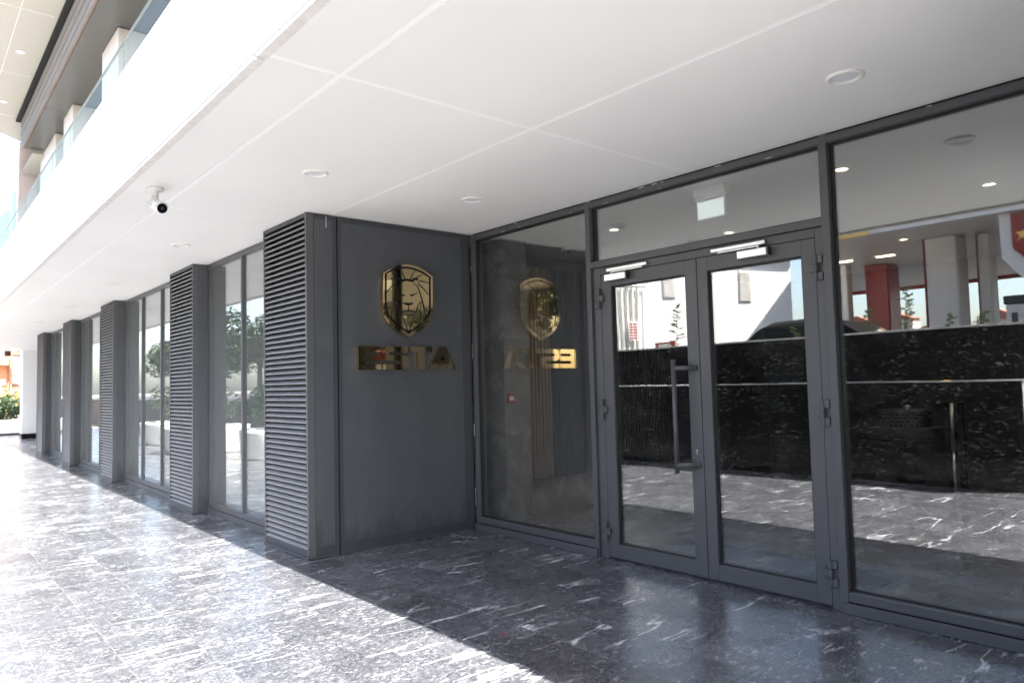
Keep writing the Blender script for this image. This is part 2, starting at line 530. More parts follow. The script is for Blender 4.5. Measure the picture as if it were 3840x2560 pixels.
# ------------------------------------------------------------------ ground and pavement
gr = struct(B('ground', None, -900, 900, -900, 900, -0.30, -0.06, 'earth'))
pv = struct(B('pavement', None, -30, 12, -3.86, 9.0, -0.055, -0.0025, 'grout'))
TY, TX = 0.39, 0.78
y_edges = [0.2 + TY * k for k in range(-10, 5)]       # joints found along the facade
tile_me = {}
def tile_mesh(w, d):
    k = (round(w, 3), round(d, 3))
    if k not in tile_me:
        bm = bmesh.new()
        bbox(bm, -w / 2, w / 2, -d / 2, d / 2, -0.03, 0.0, 0.0012)
        me = bpy.data.meshes.new('paving_tile')
        bm.to_mesh(me); bm.free()
        me.materials.append(MT['floor'])
        tile_me[k] = me
    return tile_me[k]
tiles = []
for r in range(-11, 5):
    y0 = 0.2 + TY * r
    off = (r % 2) * TX * 0.5
    for c in range(-39, 10):
        x0 = c * TX + off
        if x0 < -30: continue
        y1 = y0 + TY
        ya, yb = max(y0, -3.85), min(y1, D + 0.12)
        if yb - ya < 0.02: continue
        tiles.append((x0, x0 + TX, ya, yb))
# the largest 290 in the picture are tiles of their own, the rest one part
cp = cam.matrix_world.translation
inv = cam.matrix_world.inverted()
def seen(t):
    c = Vector(((t[0] + t[1]) / 2, (t[2] + t[3]) / 2, 0))
    l = inv @ c
    if l.z > -0.3: return 0
    u, v = l.x / -l.z * cd.lens, l.y / -l.z * cd.lens
    if abs(u) > 19 or abs(v) > 13: return 0
    return 1 / (l.length ** 3)
tiles.sort(key=seen, reverse=True)
own = [t for t in tiles[:290] if seen(t) > 0]
rest = [t for t in tiles if t not in set(own)]
G2 = 0.0010
for t in own:
    w, d = t[1] - t[0] - 2 * G2, t[3] - t[2] - 2 * G2
    link('paving_tile', tile_mesh(w, d), pv, ((t[0] + t[1]) / 2, (t[2] + t[3]) / 2, random.uniform(-0.0004, 0.0004)))
bm = bmesh.new()
for t in rest:
    bbox(bm, t[0] + G2, t[1] - G2, t[2] + G2, t[3] - G2, -0.03, 0.0)
tag(bm_to('paving_tiles', bm, 'floor', pv), kind='stuff')

# ------------------------------------------------------------------ soffit
JX = [-24.5, -21.2, -17.9, -14.46, -10.97, -7.475, -3.98, -0.49, 2.75, 6.0, 9.3, 12.0]
LY = [-S, -1.06, 0.227, D + 0.10]
sf = struct(B('soffit', None, -24.5, 12, -S + 0.012, 9.0, H + 0.016, H + 0.06, 'lip'))
jw = 0.015
for i in range(len(JX) - 1):
    for j in range(3):
        B('soffit_panel', sf, JX[i] + jw, JX[i + 1] - jw, LY[j] + (jw if j else 0), LY[j + 1] - jw, H, H + 0.0155, 'soffit', 0.002)
for j in (1, 2):
    B('joint_strip', sf, -24.5, 12, LY[j] - jw + 0.001, LY[j] + jw - 0.001, H + 0.0015, H + 0.015, 'joint')
for i in range(1, len(JX) - 1):
    for j in range(3):
        B('joint_strip', sf, JX[i] - jw + 0.001, JX[i] + jw - 0.001, LY[j] + 0.0155, LY[j + 1] - 0.0155, H + 0.0015, H + 0.015, 'joint')
struct(B('upper_floor_slab', None, -24.5, 12, -S + 0.02, 12, H + 0.07, 3.80, 'lwall'))

# white fascia with trim lip, one panel between each pair of joints
fa = thing('fascia', (-6, -1.49, H), 'white fascia band along the edge of the canopy above the pavement', 'fascia')
for i in range(len(JX) - 1):
    B('fascia_panel', fa, JX[i] + 0.004, JX[i + 1] - 0.004, -1.50, -S - 0.001, H - 0.004, 3.87, 'fascia', 0.003)
    B('edge_trim', fa, JX[i] + 0.016, JX[i + 1] - 0.016, -1.492, -S + 0.02, H - 0.028, H - 0.0045, 'lip', 0.002)

# ------------------------------------------------------------------ louvred pillars
PX = [0.0, -3.242, -7.559, -11.468, -15.333]
PW = 0.987
slat_me = {}
def slat_mesh(L):
    k = round(L, 3)
    if k not in slat_me:
        bm = bmesh.new()
        prof = [(0.002, 0.0), (0.000, 0.003), (0.000, 0.013), (0.003, 0.016), (0.046, 0.043), (0.048, 0.039), (0.006, 0.009), (0.006, 0.0)]
        bprism(bm, prof, 0, 0, L)
        me = bpy.data.meshes.new('slat')
        bm.to_mesh(me); bm.free()
        me.materials.append(MT['slat'])
        slat_me[k] = me
    return slat_me[k]
plab = ['louvred grey pillar at the entrance corner, nearest, beside the gold sign',
        'louvred grey pillar second from the entrance along the facade',
        'louvred grey pillar third from the entrance along the facade',
        'louvred grey pillar fourth from the entrance along the facade',
        'louvred grey pillar farthest from the entrance, next to the white column']
for k, X in enumerate(PX):
    dep = 0.292 if k == 0 else 0.20
    t = thing('louvred_pillar', (X - PW / 2, dep / 2, 0), plab[k], 'pillar', 'louvred pillars along the facade')
    x0 = X - PW
    B('post', t, x0, x0 + 0.026, 0, 0.07, 0.018, H - 0.006, 'alu', 0.002)
    B('post', t, X - 0.030, X, 0, 0.07, 0.018, H - 0.006, 'alu', 0.002)
    B('top_rail', t, x0 + 0.026, X - 0.030, 0.004, 0.07, H - 0.040, H - 0.008, 'alu_wall', 0.002)
    B('bottom_rail', t, x0 + 0.026, X - 0.030, 0.002, 0.07, 0.018, 0.078, 'alu_wall', 0.002)
    B('floor_flashing', t, x0 - 0.004, X + 0.006, -0.012, dep, 0.0, 0.0165, 'alu_wall', 0.004)
    B('backing_sheet', t, x0 + 0.026, X - 0.030, 0.072, 0.080, 0.02, H - 0.01, 'dark')
    n = 59
    z0, z1 = 0.080, H - 0.086
    me = slat_mesh(PW - 0.058)
    for i in range(n):
        link('slat', me, t, (x0 + 0.027, 0.004, z0 + (z1 - z0) * i / (n - 1)))
    if k == 0:
        B('side_frame', t, X - 0.012, X - 0.002, 0.07, dep, 0.018, H - 0.010, 'alu_wall')
        B('side_margin', t, X - 0.002, X, 0.071, 0.075, 0.078, H - 0.05, 'alu_wall')
        B('perforated_sheet', t, X - 0.0018, X - 0.0004, 0.076, dep - 0.042, 0.10, H - 0.055, 'perfY')
        B('side_margin', t, X - 0.002, X + 0.0006, dep - 0.0415, dep - 0.001, 0.018, H - 0.010, 'alu_wall')
        B('side_margin', t, X - 0.002, X + 0.0005, 0.0755, dep - 0.042, 0.018, 0.0995, 'alu_wall')
        B('side_margin', t, X - 0.002, X + 0.0005, 0.0755, dep - 0.042, H - 0.0545, H - 0.010, 'alu_wall')
    else:
        B('side_panel', t, X - 0.012, X - 0.001, 0.0705, dep - 0.02, 0.018, H - 0.010, 'perfY' if k < 3 else 'alu_wall')
        B('side_margin', t, X - 0.013, X, dep - 0.0195, dep, 0.018, H - 0.010, 'alu_wall')
    B('rear_panel', t, x0, x0 + 0.010, 0.0705, dep, 0.018, H - 0.012, 'alu_wall')

# sign wall: the return beside the entrance
sw = thing('sign_wall', (-0.01, 1.05, 0), 'grey perforated metal wall carrying the gold shield and letters', 'wall')
Y0, Y1 = 0.304, D - 0.012
B('base_flashing', sw, -0.01, 0.006, Y0, Y1, 0.0, 0.017, 'alu_wall', 0.003)
B('backing_sheet', sw, -0.03, -0.0025, Y0, Y1, 0.018, H - 0.012, 'alu_wall')
B('perforated_sheet', sw, -0.0018, -0.0004, Y0 + 0.035, Y1 - 0.11, 0.105, H - 0.06, 'perfY')
B('panel_margin', sw, -0.002, 0.0008, Y0, Y0 + 0.0345, 0.018, H - 0.012, 'alu_wall')
B('panel_margin', sw, -0.002, 0.0008, Y1 - 0.1095, Y1, 0.018, H - 0.012, 'alu_wall')
B('panel_margin', sw, -0.002, 0.0006, Y0 + 0.035, Y1 - 0.11, 0.018, 0.1045, 'alu_wall')
B('panel_margin', sw, -0.002, 0.0006, Y0 + 0.035, Y1 - 0.11, H - 0.0595, H - 0.012, 'alu_wall')
B('mortar_drip', sw, 0.0012, 0.004, 0.19, 0.194, 2.93, 3.03, 'white')
struct(B('facade_core', None, -PW + 0.015, -0.035, 0.11, D, 0.0, H - 0.002, 'black'))

# the return on the other side of the recess (outside the picture, shades it)
rw = thing('return_wall', (6.0, 0.9, 0), 'grey metal return wall on the right side of the recessed entrance', 'wall')
B('panel', rw, 5.52, 6.6, 0.0, D, 0.0, H - 0.004, 'alu_wall', 0.004)
B('front_panel', rw, 6.62, 12, 0.03, 0.2, 0.0, H - 0.004, 'alu_wall', 0.004)

# ------------------------------------------------------------------ facade windows
bays = [(PX[1], PX[0] - PW, [-2.075], 'window with two panes between the nearest two louvred pillars'),
        (PX[2], PX[1] - PW, [-6.42, -5.34], 'three-pane window between the second and third louvred pillars'),
        (PX[3], PX[2] - PW, [-10.62, -9.55], 'narrow-looking window between the third and fourth louvred pillars'),
        (PX[4], PX[3] - PW, [-14.70, -13.5], 'window between the fourth and farthest louvred pillars'),
        (-19.6, PX[4] - PW, [-18.0], 'window beyond the farthest louvred pillar')]
WY = 0.178
for a, b_, mul, lab in bays[:4]:
    a += 0.004; b_ -= 0.004
    t = thing('window', ((a + b_) / 2, WY, 0), 'grey framed ' + lab, 'window', 'facade windows')
    B('base_plate', t, a, b_, WY - 0.012, WY + 0.06, 0.0, 0.066, 'alu', 0.002)
    B('sill', t, a, b_, WY, WY + 0.07, 0.072, 0.135, 'alu', 0.003)
    B('head_rail', t, a, b_, WY, WY + 0.07, H - 0.066, H - 0.008, 'alu', 0.003)
    xs = [a] + mul + [b_]
    B('jamb', t, a, a + 0.032, WY + 0.004, WY + 0.07, 0.137, H - 0.068, 'alu', 0.002)
    B('jamb', t, b_ - 0.032, b_, WY + 0.004, WY + 0.07, 0.137, H - 0.068, 'alu', 0.002)
    for mx_ in mul:
        B('mullion', t, mx_ - 0.024, mx_ + 0.024, WY - 0.003, WY + 0.060, 0.136, H - 0.067, 'alu', 0.002)
    for p0, p1 in zip(xs, xs[1:]):
        B('pane', t, p0 + 0.02, p1 - 0.02, WY + 0.022, WY + 0.034, 0.12, H - 0.05, 'glass_win')
struct(B('interior_partition', None, -19.5, -1.0, 0.80, 0.9, 0, H, 'lwall'))
struct(B('interior_floor_office', None, -19.5, -1.0, WY + 0.09, 0.8, 0.002, 0.02, 'ifloor'))
for xw in PX[1:]:
    struct(B('partition', None, xw - PW * 0.6, xw - PW * 0.4, WY + 0.1, 0.8, 0.021, H - 0.001, 'lwall'))

# ------------------------------------------------------------------ entrance glazing
eg = thing('entrance_glazing', (2.7, D + 0.06, 0), 'dark grey framed glass screen around the entrance doors', 'glazing')
ML, MR = (1.662, 1.714), (3.770, 3.826)
XE = 5.515
def post(x0, x1, z0=0.0, z1=H - 0.012, y=D, dpt=0.12):
    B('post', eg, x0, x1, y, y + dpt, z0, z1, 'alu', 0.002)
post(0.002, 0.046); post(*ML); post(*MR); post(XE - 0.05, XE)
for a, b_ in ((0.046, ML[0]), (ML[1], MR[0]), (MR[1], XE - 0.05)):
    B('head_rail', eg, a, b_, D + 0.002, D + 0.11, H - 0.064, H - 0.016, 'alu', 0.002)
B('transom', eg, ML[1], MR[0], D + 0.001, D + 0.11, 2.455, 2.508, 'alu', 0.002)
for a, b_ in ((0.046, ML[0]), (ML[1], MR[0]), (MR[1], XE - 0.05)):
    B('head_gap', eg, a, b_, D + 0.016, D + 0.10, H - 0.0155, H - 0.0006, 'black')
rs = random.Random(4)
for k in range(22):
    if k < 15:
        xx = rs.choice((rs.uniform(0.1, 1.6), rs.uniform(1.8, 3.7), rs.uniform(3.9, 5.2)))
        zz = rs.choice((H - 0.019, H - 0.064))
        B('mortar_fleck', eg, xx, xx + rs.uniform(0.012, 0.06), D - 0.0005, D + 0.0025, zz, zz + rs.uniform(0.002, 0.005), 'white')
    else:
        zz = rs.uniform(0.15, 2.9)
        B('mortar_fleck', eg, 0.001, 0.006, D - 0.0025, D + 0.0005, zz, zz + rs.uniform(0.03, 0.12), 'white')
for a, b_ in ((0.0465, ML[0] - 0.0005), (MR[1] + 0.0005, XE - 0.05)):
    B('sill', eg, a, b_, D + 0.001, D + 0.11, 0.070, 0.128, 'alu', 0.003)
    B('base_plate', eg, a - 0.03, b_ + 0.045, D - 0.022, D - 0.001, 0.0, 0.064, 'alu', 0.003)
    B('base_core', eg, a, b_, D + 0.012, D + 0.10, 0.0, 0.069, 'alu_dark')
# glazing gaskets + panes
def pane(par, x0, x1, z0, z1, y=D + 0.055, g='glass'):
    for (a, b_, c, d_) in ((x0, x0 + 0.012, z0, z1), (x1 - 0.012, x1, z0, z1)):
        B('gasket', par, a, b_, y - 0.012, y + 0.03, c, d_, 'alu_dark')
    for (c, d_) in ((z0, z0 + 0.012), (z1 - 0.012, z1)):
        B('gasket', par, x0 + 0.0125, x1 - 0.0125, y - 0.011, y + 0.029, c, d_, 'alu_dark')
    B('pane', par, x0 + 0.006, x1 - 0.006, y, y + 0.014, z0 + 0.006, z1 - 0.006, g)
pane(eg, 0.047, ML[0] - 0.001, 0.129, H - 0.065)
pane(eg, ML[1] + 0.001, MR[0] - 0.001, 2.509, H - 0.065)
pane(eg, MR[1] + 0.001, XE - 0.051, 0.129, H - 0.065)
# door frame (jambs and head), set back from the posts
YF = D + 0.028
B('jamb', eg, ML[1] + 0.001, 1.800, YF, YF + 0.07, 0.0, 2.452, 'alu', 0.002)
B('jamb', eg, 3.708, MR[0] - 0.001, YF, YF + 0.07, 0.0, 2.452, 'alu', 0.002)
B('frame_head', eg, 1.801, 3.707, YF, YF + 0.07, 2.392, 2.452, 'alu', 0.002)
B('threshold', eg, 1.801, 3.707, YF + 0.01, YF + 0.07, 0.0, 0.010, 'alu_dark')

# ------------------------------------------------------------------ doors
def hinge(par, x, z, side):
    bm = bmesh.new()
    y = YF - 0.020
    for k, (a, b_) in enumerate(((0.030, 0.082), (-0.027, 0.027), (-0.082, -0.030))):
        bcyl(bm, (x, y, z + a), (x, y, z + b_), 0.0155, seg=16)
        s = side if k == 1 else -side
        bbox(bm, min(x, x + s * 0.046), max(x, x + s * 0.046), y - 0.005, YF, z + a + 0.001, z + b_ - 0.001, 0.002)
    return bm_to('hinge', bm, 'alu', par, False)

def door(x0, x1, gx0, gx1, label, hx, side, cx):
    t = thing('glass_door', ((x0 + x1) / 2, YF + 0.03, 0.012), label, 'door', 'entrance double doors')
    zb, zt, gz0, gz1 = 0.014, 2.388, 0.128, 2.282
    B('stile', t, x0, gx0, YF + 0.002, YF + 0.064, zb, zt, 'alu', 0.0015)
    B('stile', t, gx1, x1, YF + 0.002, YF + 0.064, zb, zt, 'alu', 0.0015)
    B('rail', t, gx0 + 0.0004, gx1 - 0.0004, YF + 0.0025, YF + 0.063, zb, gz0, 'alu', 0.0015)
    B('rail', t, gx0 + 0.0004, gx1 - 0.0004, YF + 0.0025, YF + 0.063, gz1, zt, 'alu', 0.0015)
    pane(t, gx0 + 0.0005, gx1 - 0.0005, gz0 + 0.0005, gz1 - 0.0005, YF + 0.034)
    for z in (2.185, 1.243, 0.225):
        hinge(t, hx, z, side)
    # closer: body on the leaf, slide channel on the frame head
    bm = bmesh.new()
    bbox(bm, cx, cx + 0.235, YF - 0.052, YF - 0.004, 2.318, 2.378, 0.006)
    c = bm_to('door_closer', bm, 'steel', t)
    ch = bmesh.new()
    if side > 0:
        bbox(ch, cx + 0.015, cx + 0.445, YF - 0.036, YF - 0.003, 2.401, 2.428, 0.003)
        bcyl(ch, (cx + 0.07, YF - 0.03, 2.379), (cx + 0.07, YF - 0.03, 2.400), 0.011)
        bbox(ch, cx + 0.07, cx + 0.40, YF - 0.034, YF - 0.022, 2.3885, 2.3985, 0.002)
    else:
        bbox(ch, cx - 0.225, cx + 0.215, YF - 0.036, YF - 0.003, 2.401, 2.428, 0.003)
        bcyl(ch, (cx + 0.16, YF - 0.03, 2.379), (cx + 0.16, YF - 0.03, 2.400), 0.011)
        bbox(ch, cx - 0.17, cx + 0.16, YF - 0.034, YF - 0.022, 2.3885, 2.3985, 0.002)
    bm_to('slide_channel', ch, 'steel', c)
    e = bmesh.new()
    ex = cx + 0.2355
    bbox(e, ex, ex + 0.010, YF - 0.050, YF - 0.006, 2.320, 2.376, 0.002)
    bm_to('end_cap', e, 'dark', c)
    return t
dl = door(1.803, 2.774, 1.911, 2.668, 'left leaf of the glass entrance doors, with a tall pull handle', 1.792, 1, 1.885)
dr = door(2.780, 3.705, 2.868, 3.608, 'right leaf of the glass entrance doors, without a handle', 3.716, -1, 3.155)
bm = bmesh.new()
hy = D - 0.065
bcyl(bm, (2.602, hy, 0.776), (2.602, hy, 1.632), 0.0175, seg=20)
hn = bm_to('pull_handle', bm, 'alu', dl, True)
for z in (0.838, 1.566):
    bm = bmesh.new()
    bcyl(bm, (2.606, hy, z), (2.735, YF - 0.02, z), 0.016, 0.019, seg=18)
    bcyl(bm, (2.735, YF - 0.022, z), (2.735, YF + 0.001, z), 0.019, seg=18)
    bm_to('standoff', bm, 'alu', hn, True)
bm = bmesh.new()
bcyl(bm, (2.722, YF - 0.004, 0.944), (2.722, YF + 0.002, 0.944), 0.011, seg=16)
bbox(bm, 2.7165, 2.7275, YF - 0.004, YF + 0.002, 0.915, 0.938, 0.002)
bm_to('lock_cylinder', bm, 'steel', dl)

# ------------------------------------------------------------------ gold emblem
SH = [(0.745, 2.551), (0.80, 2.588), (0.86, 2.620), (0.93, 2.645), (1.006, 2.659), (1.08, 2.654), (1.136, 2.644), (1.22, 2.612), (1.303, 2.562),
      (1.300, 2.221), (1.283, 2.156), (1.229, 2.085), (1.142, 2.010), (1.017, 1.948), (0.902, 1.998), (0.796, 2.079), (0.748, 2.149), (0.730, 2.211)]
em = thing('shield_emblem', (0.03, 1.017, 1.948), 'gold mirrored shield with a black line lion face on the grey wall', 'emblem')
bm = bmesh.new()
bprism(bm, SH, 0, 0.001, 0.060)
fr = [f for f in bm.faces if abs(f.normal.x) > 0.9 and f.calc_center_median().x > 0.05]
es = [e for f in fr for e in f.edges]
bmesh.ops.bevel(bm, geom=es, offset=0.003, segments=2, affect='EDGES')
bm_to('shield_body', bm, 'gold', em)
LN = {'frame': [(0.768, 2.549), (0.846, 2.592), (0.919, 2.613), (1.002, 2.626), (1.076, 2.62), (1.179, 2.594), (1.266, 2.551), (1.261, 2.227), (1.237, 2.173), (1.173, 2.099), (1.012, 1.993), (0.882, 2.07), (0.787, 2.149), (0.762, 2.235), (0.768, 2.549)],
 'mane': [(0.833, 2.566), (0.873, 2.544), (0.922, 2.518)], 'm2': [(0.926, 2.599), (0.954, 2.564), (0.978, 2.513)], 'm3': [(1.094, 2.599), (1.065, 2.565), (1.041, 2.517)], 'm4': [(1.178, 2.568), (1.135, 2.55), (1.102, 2.527)],
 'm5': [(0.772, 2.487), (0.823, 2.501), (0.876, 2.51)], 'm6': [(1.248, 2.492), (1.196, 2.502), (1.144, 2.507)], 'm7': [(0.776, 2.373), (0.817, 2.42), (0.864, 2.46)], 'm8': [(1.246, 2.374), (1.199, 2.426), (1.141, 2.469)],
 'crown': [(0.89, 2.517), (0.926, 2.512), (0.951, 2.495), (1.004, 2.507), (1.062, 2.501), (1.083, 2.522), (1.125, 2.519)],
 'ear1': [(0.937, 2.495), (0.945, 2.472), (0.93, 2.452), (0.907, 2.446), (0.882, 2.456), (0.879, 2.479), (0.891, 2.496)], 'ear2': [(1.078, 2.506), (1.073, 2.485), (1.086, 2.462), (1.112, 2.459), (1.134, 2.474), (1.137, 2.498)],
 'fl': [(0.882, 2.448), (0.867, 2.404), (0.86, 2.357), (0.848, 2.305), (0.872, 2.291)], 'fr': [(1.117, 2.457), (1.142, 2.406), (1.159, 2.351), (1.173, 2.315), (1.212, 2.152)],
 'jl': [(0.872, 2.291), (0.903, 2.256), (0.927, 2.186)], 'jr': [(1.163, 2.307), (1.125, 2.273), (1.097, 2.196)], 'nl': [(1.013, 2.255), (1.012, 2.208)],
 'mouth': [(0.931, 2.187), (0.97, 2.201), (1.012, 2.205), (1.053, 2.205), (1.09, 2.194)], 'chin': [(0.947, 2.167), (0.983, 2.161), (1.038, 2.164), (1.071, 2.171)],
 'b1': [(0.938, 2.171), (0.968, 2.095), (1.006, 2.001)], 'b2': [(1.08, 2.171), (1.051, 2.098), (1.017, 2.001)], 'w1': [(0.872, 2.287), (0.877, 2.186), (0.889, 2.068)], 'w2': [(1.158, 2.299), (1.149, 2.182), (1.139, 2.07)],
 'w3': [(0.852, 2.302), (0.835, 2.215), (0.82, 2.129)], 'w4': [(0.92, 2.176), (0.914, 2.125), (0.91, 2.046)], 'cheek': [(0.905, 2.375), (0.897, 2.312), (0.949, 2.276)]}
WD = dict(frame=0.020, crown=0.024, fr=0.015, fl=0.012, cheek=0.006, chin=0.009, w4=0.008, w3=0.010, nl=0.008, ear1=0.007, ear2=0.007)
PN = {'mane': 'mane_line', 'crown': 'brow_line', 'frame': 'border_line', 'mouth': 'mouth_line', 'chin': 'chin_line'}
for k, pts in LN.items():
    bm = bmesh.new()
    w = WD.get(k, 0.0115) / 2
    n = len(pts)
    L_, R_ = [], []
    for i, p in enumerate(pts):
        a = Vector(pts[max(i - 1, 0)]); b_ = Vector(pts[min(i + 1, n - 1)])
        if k == 'frame' and i in (0, n - 1):
            a, b_ = Vector(pts[n - 2]), Vector(pts[1])
        d = (b_ - a).normalized()
        nn = Vector((-d.y, d.x))
        tw = w * (1.0 if k in ('frame', 'crown', 'mouth', 'chin') or n < 3 else (0.55 + 0.45 * i / (n - 1)))
        if k == 'frame': tw = w
        L_.append(Vector(p) + nn * tw); R_.append(Vector(p) - nn * tw)
    zz = 0.0625
    for i in range(n - 1):
        q = [L_[i], L_[i + 1], R_[i + 1], R_[i]]
        bprism(bm, [(v.x, v.y) for v in q], 0, 0.0590, zz)
    bm_to(PN.get(k, 'mane_line' if k[0] in 'mwb' else 'face_line'), bm, 'inlay', em)
for k, pts in {'eye': [(0.874, 2.387), (0.923, 2.367), (0.992, 2.355), (0.959, 2.344), (0.919, 2.362)], 'eye2': [(1.139, 2.398), (1.085, 2.375), (1.024, 2.362), (1.051, 2.348), (1.099, 2.371)],
               'nose': [(0.952, 2.281), (1.071, 2.287), (1.064, 2.272), (1.014, 2.254), (0.961, 2.267)]}.items():
    bm = bmesh.new()
    bprism(bm, pts, 0, 0.059, 0.0627)
    bm_to('nose' if k == 'nose' else 'eye', bm, 'inlay', em)

# ------------------------------------------------------------------ letters
def arc(cx, cz, rx, rz, a0, a1, n=8):
    return [(cx + rx * math.cos(math.radians(a0 + (a1 - a0) * i / n)), cz + rz * math.sin(math.radians(a0 + (a1 - a0) * i / n))) for i in range(n + 1)]
LT, LB = 1.858, 1.642
b1, b2, b3, b4 = 1.806, 1.778, 1.724, 1.692   # slots
glyph = {
 'E': [[(0.477, LT), (0.713, LT), (0.713, b1), (0.543, b1), (0.543, b2), (0.713, b2), (0.713, b3), (0.543, b3), (0.543, b4), (0.713, b4), (0.713, LB), (0.477, LB)]],
 'S': [[(1.005, LT), (1.005, b1), (0.815, b1)] + arc(0.815, (b1 + b2) / 2, 0.014, (b1 - b2) / 2, 90, 270, 6)[1:] + [(0.96, b2)] + arc(0.96, (b2 + LB) / 2, 0.064, (b2 - LB) / 2, 90, -90, 12)[1:] +
       [(0.725, LB), (0.725, b4), (0.925, b4)] + arc(0.925, (b3 + b4) / 2, 0.014, (b3 - b4) / 2, -90, 90, 6)[1:] + [(0.783, b3)] + arc(0.783, (LT + b3) / 2, 0.064, (LT - b3) / 2, -90, -270, 12)[1:]],
 'T': [[(1.033, LT + .004), (1.288, LT + .006), (1.288, 1.809), (1.196, 1.809), (1.196, LB), (1.125, LB), (1.125, 1.809), (1.033, 1.808)]],
 'A': [[(1.25, LB), (1.366, LT + .005), (1.410, LT + .005), (1.410, 1.775), (1.382, 1.727), (1.410, 1.727), (1.410, 1.680), (1.352, 1.680), (1.332, LB)],
       [(1.566, LB), (1.455, LT + .005), (1.4101, LT + .005), (1.4101, 1.775), (1.438, 1.727), (1.4101, 1.727), (1.4101, 1.680), (1.468, 1.680), (1.486, LB)]],
}
for ch, polys in glyph.items():
    bm = bmesh.new()
    for poly in polys:
        bprism(bm, poly, 0, 0.0015, 0.050)
    bmesh.ops.remove_doubles(bm, verts=bm.verts, dist=0.0002)
    ys = [p[0] for pl_ in polys for p in pl_]
    o = bm_to('sign_letter', bm, 'gold')
    tag(o, f'polished gold capital letter {ch} below the shield on the grey wall', 'letter', 'gold letters of the sign')

# ------------------------------------------------------------------ downlights, cameras, fittings
def downlight(x, y, z, label, lit=False, grp='recessed soffit downlights', r=0.095):
    t = thing('downlight', (x, y, z), label, 'downlight', grp)
    bm = bmesh.new()
    n = 28
    prof = [(r, 0.0), (r * 1.0, -0.005), (r - 0.004, -0.011), (r * 0.88, -0.014), (r * 0.80, -0.012), (r * 0.70, -0.0015)]
    rings = [[bm.verts.new((x + a * math.cos(2 * math.pi * i / n), y + a * math.sin(2 * math.pi * i / n), z + b_)) for i in range(n)] for a, b_ in prof]
    for p, q in zip(rings, rings[1:]):
        for i in range(n):
            bm.faces.new((p[i], p[(i + 1) % n], q[(i + 1) % n], q[i]))
    bmesh.ops.recalc_face_normals(bm, faces=bm.faces)
    bm_to('trim_ring', bm, 'white', t, True)
    bm = bmesh.new()
    bcyl(bm, (x, y, z - 0.002), (x, y, z + 0.004), r * 0.72, r * 0.72, seg=28)
    bm_to('diffuser', bm, 'lamp' if lit else 'diffuser', t)
    if lit:
        ld = bpy.data.lights.new('lamp_light', 'SPOT')
        ld.energy = 7
        ld.spot_size = math.radians(150)
        ld.spot_blend = 1.0
        ld.shadow_soft_size = 0.06
        ld.color = (1.0, 0.89, 0.76)
        lo = bpy.data.objects.new('lamp_light', ld)
        COL.objects.link(lo)
        lo.parent = t
        lo.location = (0, 0, -0.02)
for (x, y), lab in [((1.13, -0.436), 'unlit round downlight in the soffit left of the shield, before the corner pillar'),
                    ((1.176, 0.961), 'unlit round downlight in the soffit close above the shield emblem'),
                    ((4.318, 1.044), 'largest unlit round downlight in the soffit, above the right glass pane'),
                    ((-2.126, -0.45), 'unlit round downlight in the soffit before the two-pane window'),
                    ((-5.498, -0.42), 'unlit round downlight in the soffit before the three-pane window'),
                    ((-8.81, -0.42), 'unlit round downlight in the soffit before the third louvred pillar'),
                    ((-12.277, -0.45), 'unlit round downlight at the far end of the soffit')]:
    downlight(x, y, H - 0.0005, lab)
for (x, y), lab in [((3.51, 2.715), 'lit warm lamp in the lobby ceiling just right of the door post'),
                    ((4.055, 4.205), 'lit warm lamp in the lobby ceiling seen in the right pane'),
                    ((1.65, 4.069), 'lit warm lamp in the lobby ceiling above the left door'),
                    ((1.05, 2.9), 'added warm lamp in the lobby ceiling near the stone pillar'),  # this lamp and the two below are added to brighten the lobby
                    ((2.6, 6.2), 'added warm lamp deep in the lobby above the pedestal table'),
                    ((5.1, 6.0), 'added warm lamp deep in the lobby at the right edge')]:
    downlight(x, y, H - 0.0005, lab, True, 'lit lobby lamps', 0.062)

# bullet security camera on the soffit
scx, scy = 0.06, -1.25
t = thing('security_camera', (scx, scy, H), 'white bullet security camera hanging from the soffit near its edge', 'camera')
bm = bmesh.new()
blathe(bm, scx, scy, [(0.062, H - 0.0005), (0.062, H - 0.012), (0.055, H - 0.020), (0.030, H - 0.026), (0.022, H - 0.035), (0.021, H - 0.085)], 28)
bm_to('mount', bm, 'white', t, True)
ax = Vector((1.12, 0.16, -0.40)).normalized()
p0 = Vector((scx, scy, H - 0.085)) - ax * 0.03
bm = bmesh.new()
bcyl(bm, Vector((scx, scy, H - 0.07)), Vector((scx, scy, H - 0.125)), 0.024, 0.026)
bm_to('ball_joint', bm, 'white', t, True)
p0 = Vector((scx, scy, H - 0.135)) - ax * 0.05
p1 = p0 + ax * 0.185
bm = bmesh.new()
bcyl(bm, p0, p0 + ax * 0.02, 0.030, 0.040, seg=28)
bcyl(bm, p0 + ax * 0.02, p1, 0.040, 0.042, seg=28)
bd = bm_to('camera_body', bm, 'white', t, True)
bm = bmesh.new()
bcyl(bm, p1 + ax * 0.0005, p1 + ax * 0.004, 0.038, 0.037, seg=28)
bm_to('lens', bm, 'lens', bd)
bm = bmesh.new()
bcyl(bm, p1 + ax * 0.0042, p1 + ax * 0.006, 0.012, 0.011, seg=20)
bm_to('aperture', bm, 'dark', bd)
q = ax.to_track_quat('Z', 'Y')
side = ax.cross(Vector((0, 0, 1))).normalized()
upv = side.cross(ax).normalized()
bm = bmesh.new()
ring = []
for s_ in (0.01, 0.205):
    for rr_ in (0.046, 0.048):
        ring.append([bm.verts.new(p0 + ax * (s_ - (0.02 if s_ > .1 and abs(a_) > 50 else 0)) + (upv * math.cos(math.radians(a_)) + side * math.sin(math.radians(a_))) * rr_) for a_ in range(-80, 81, 10)])
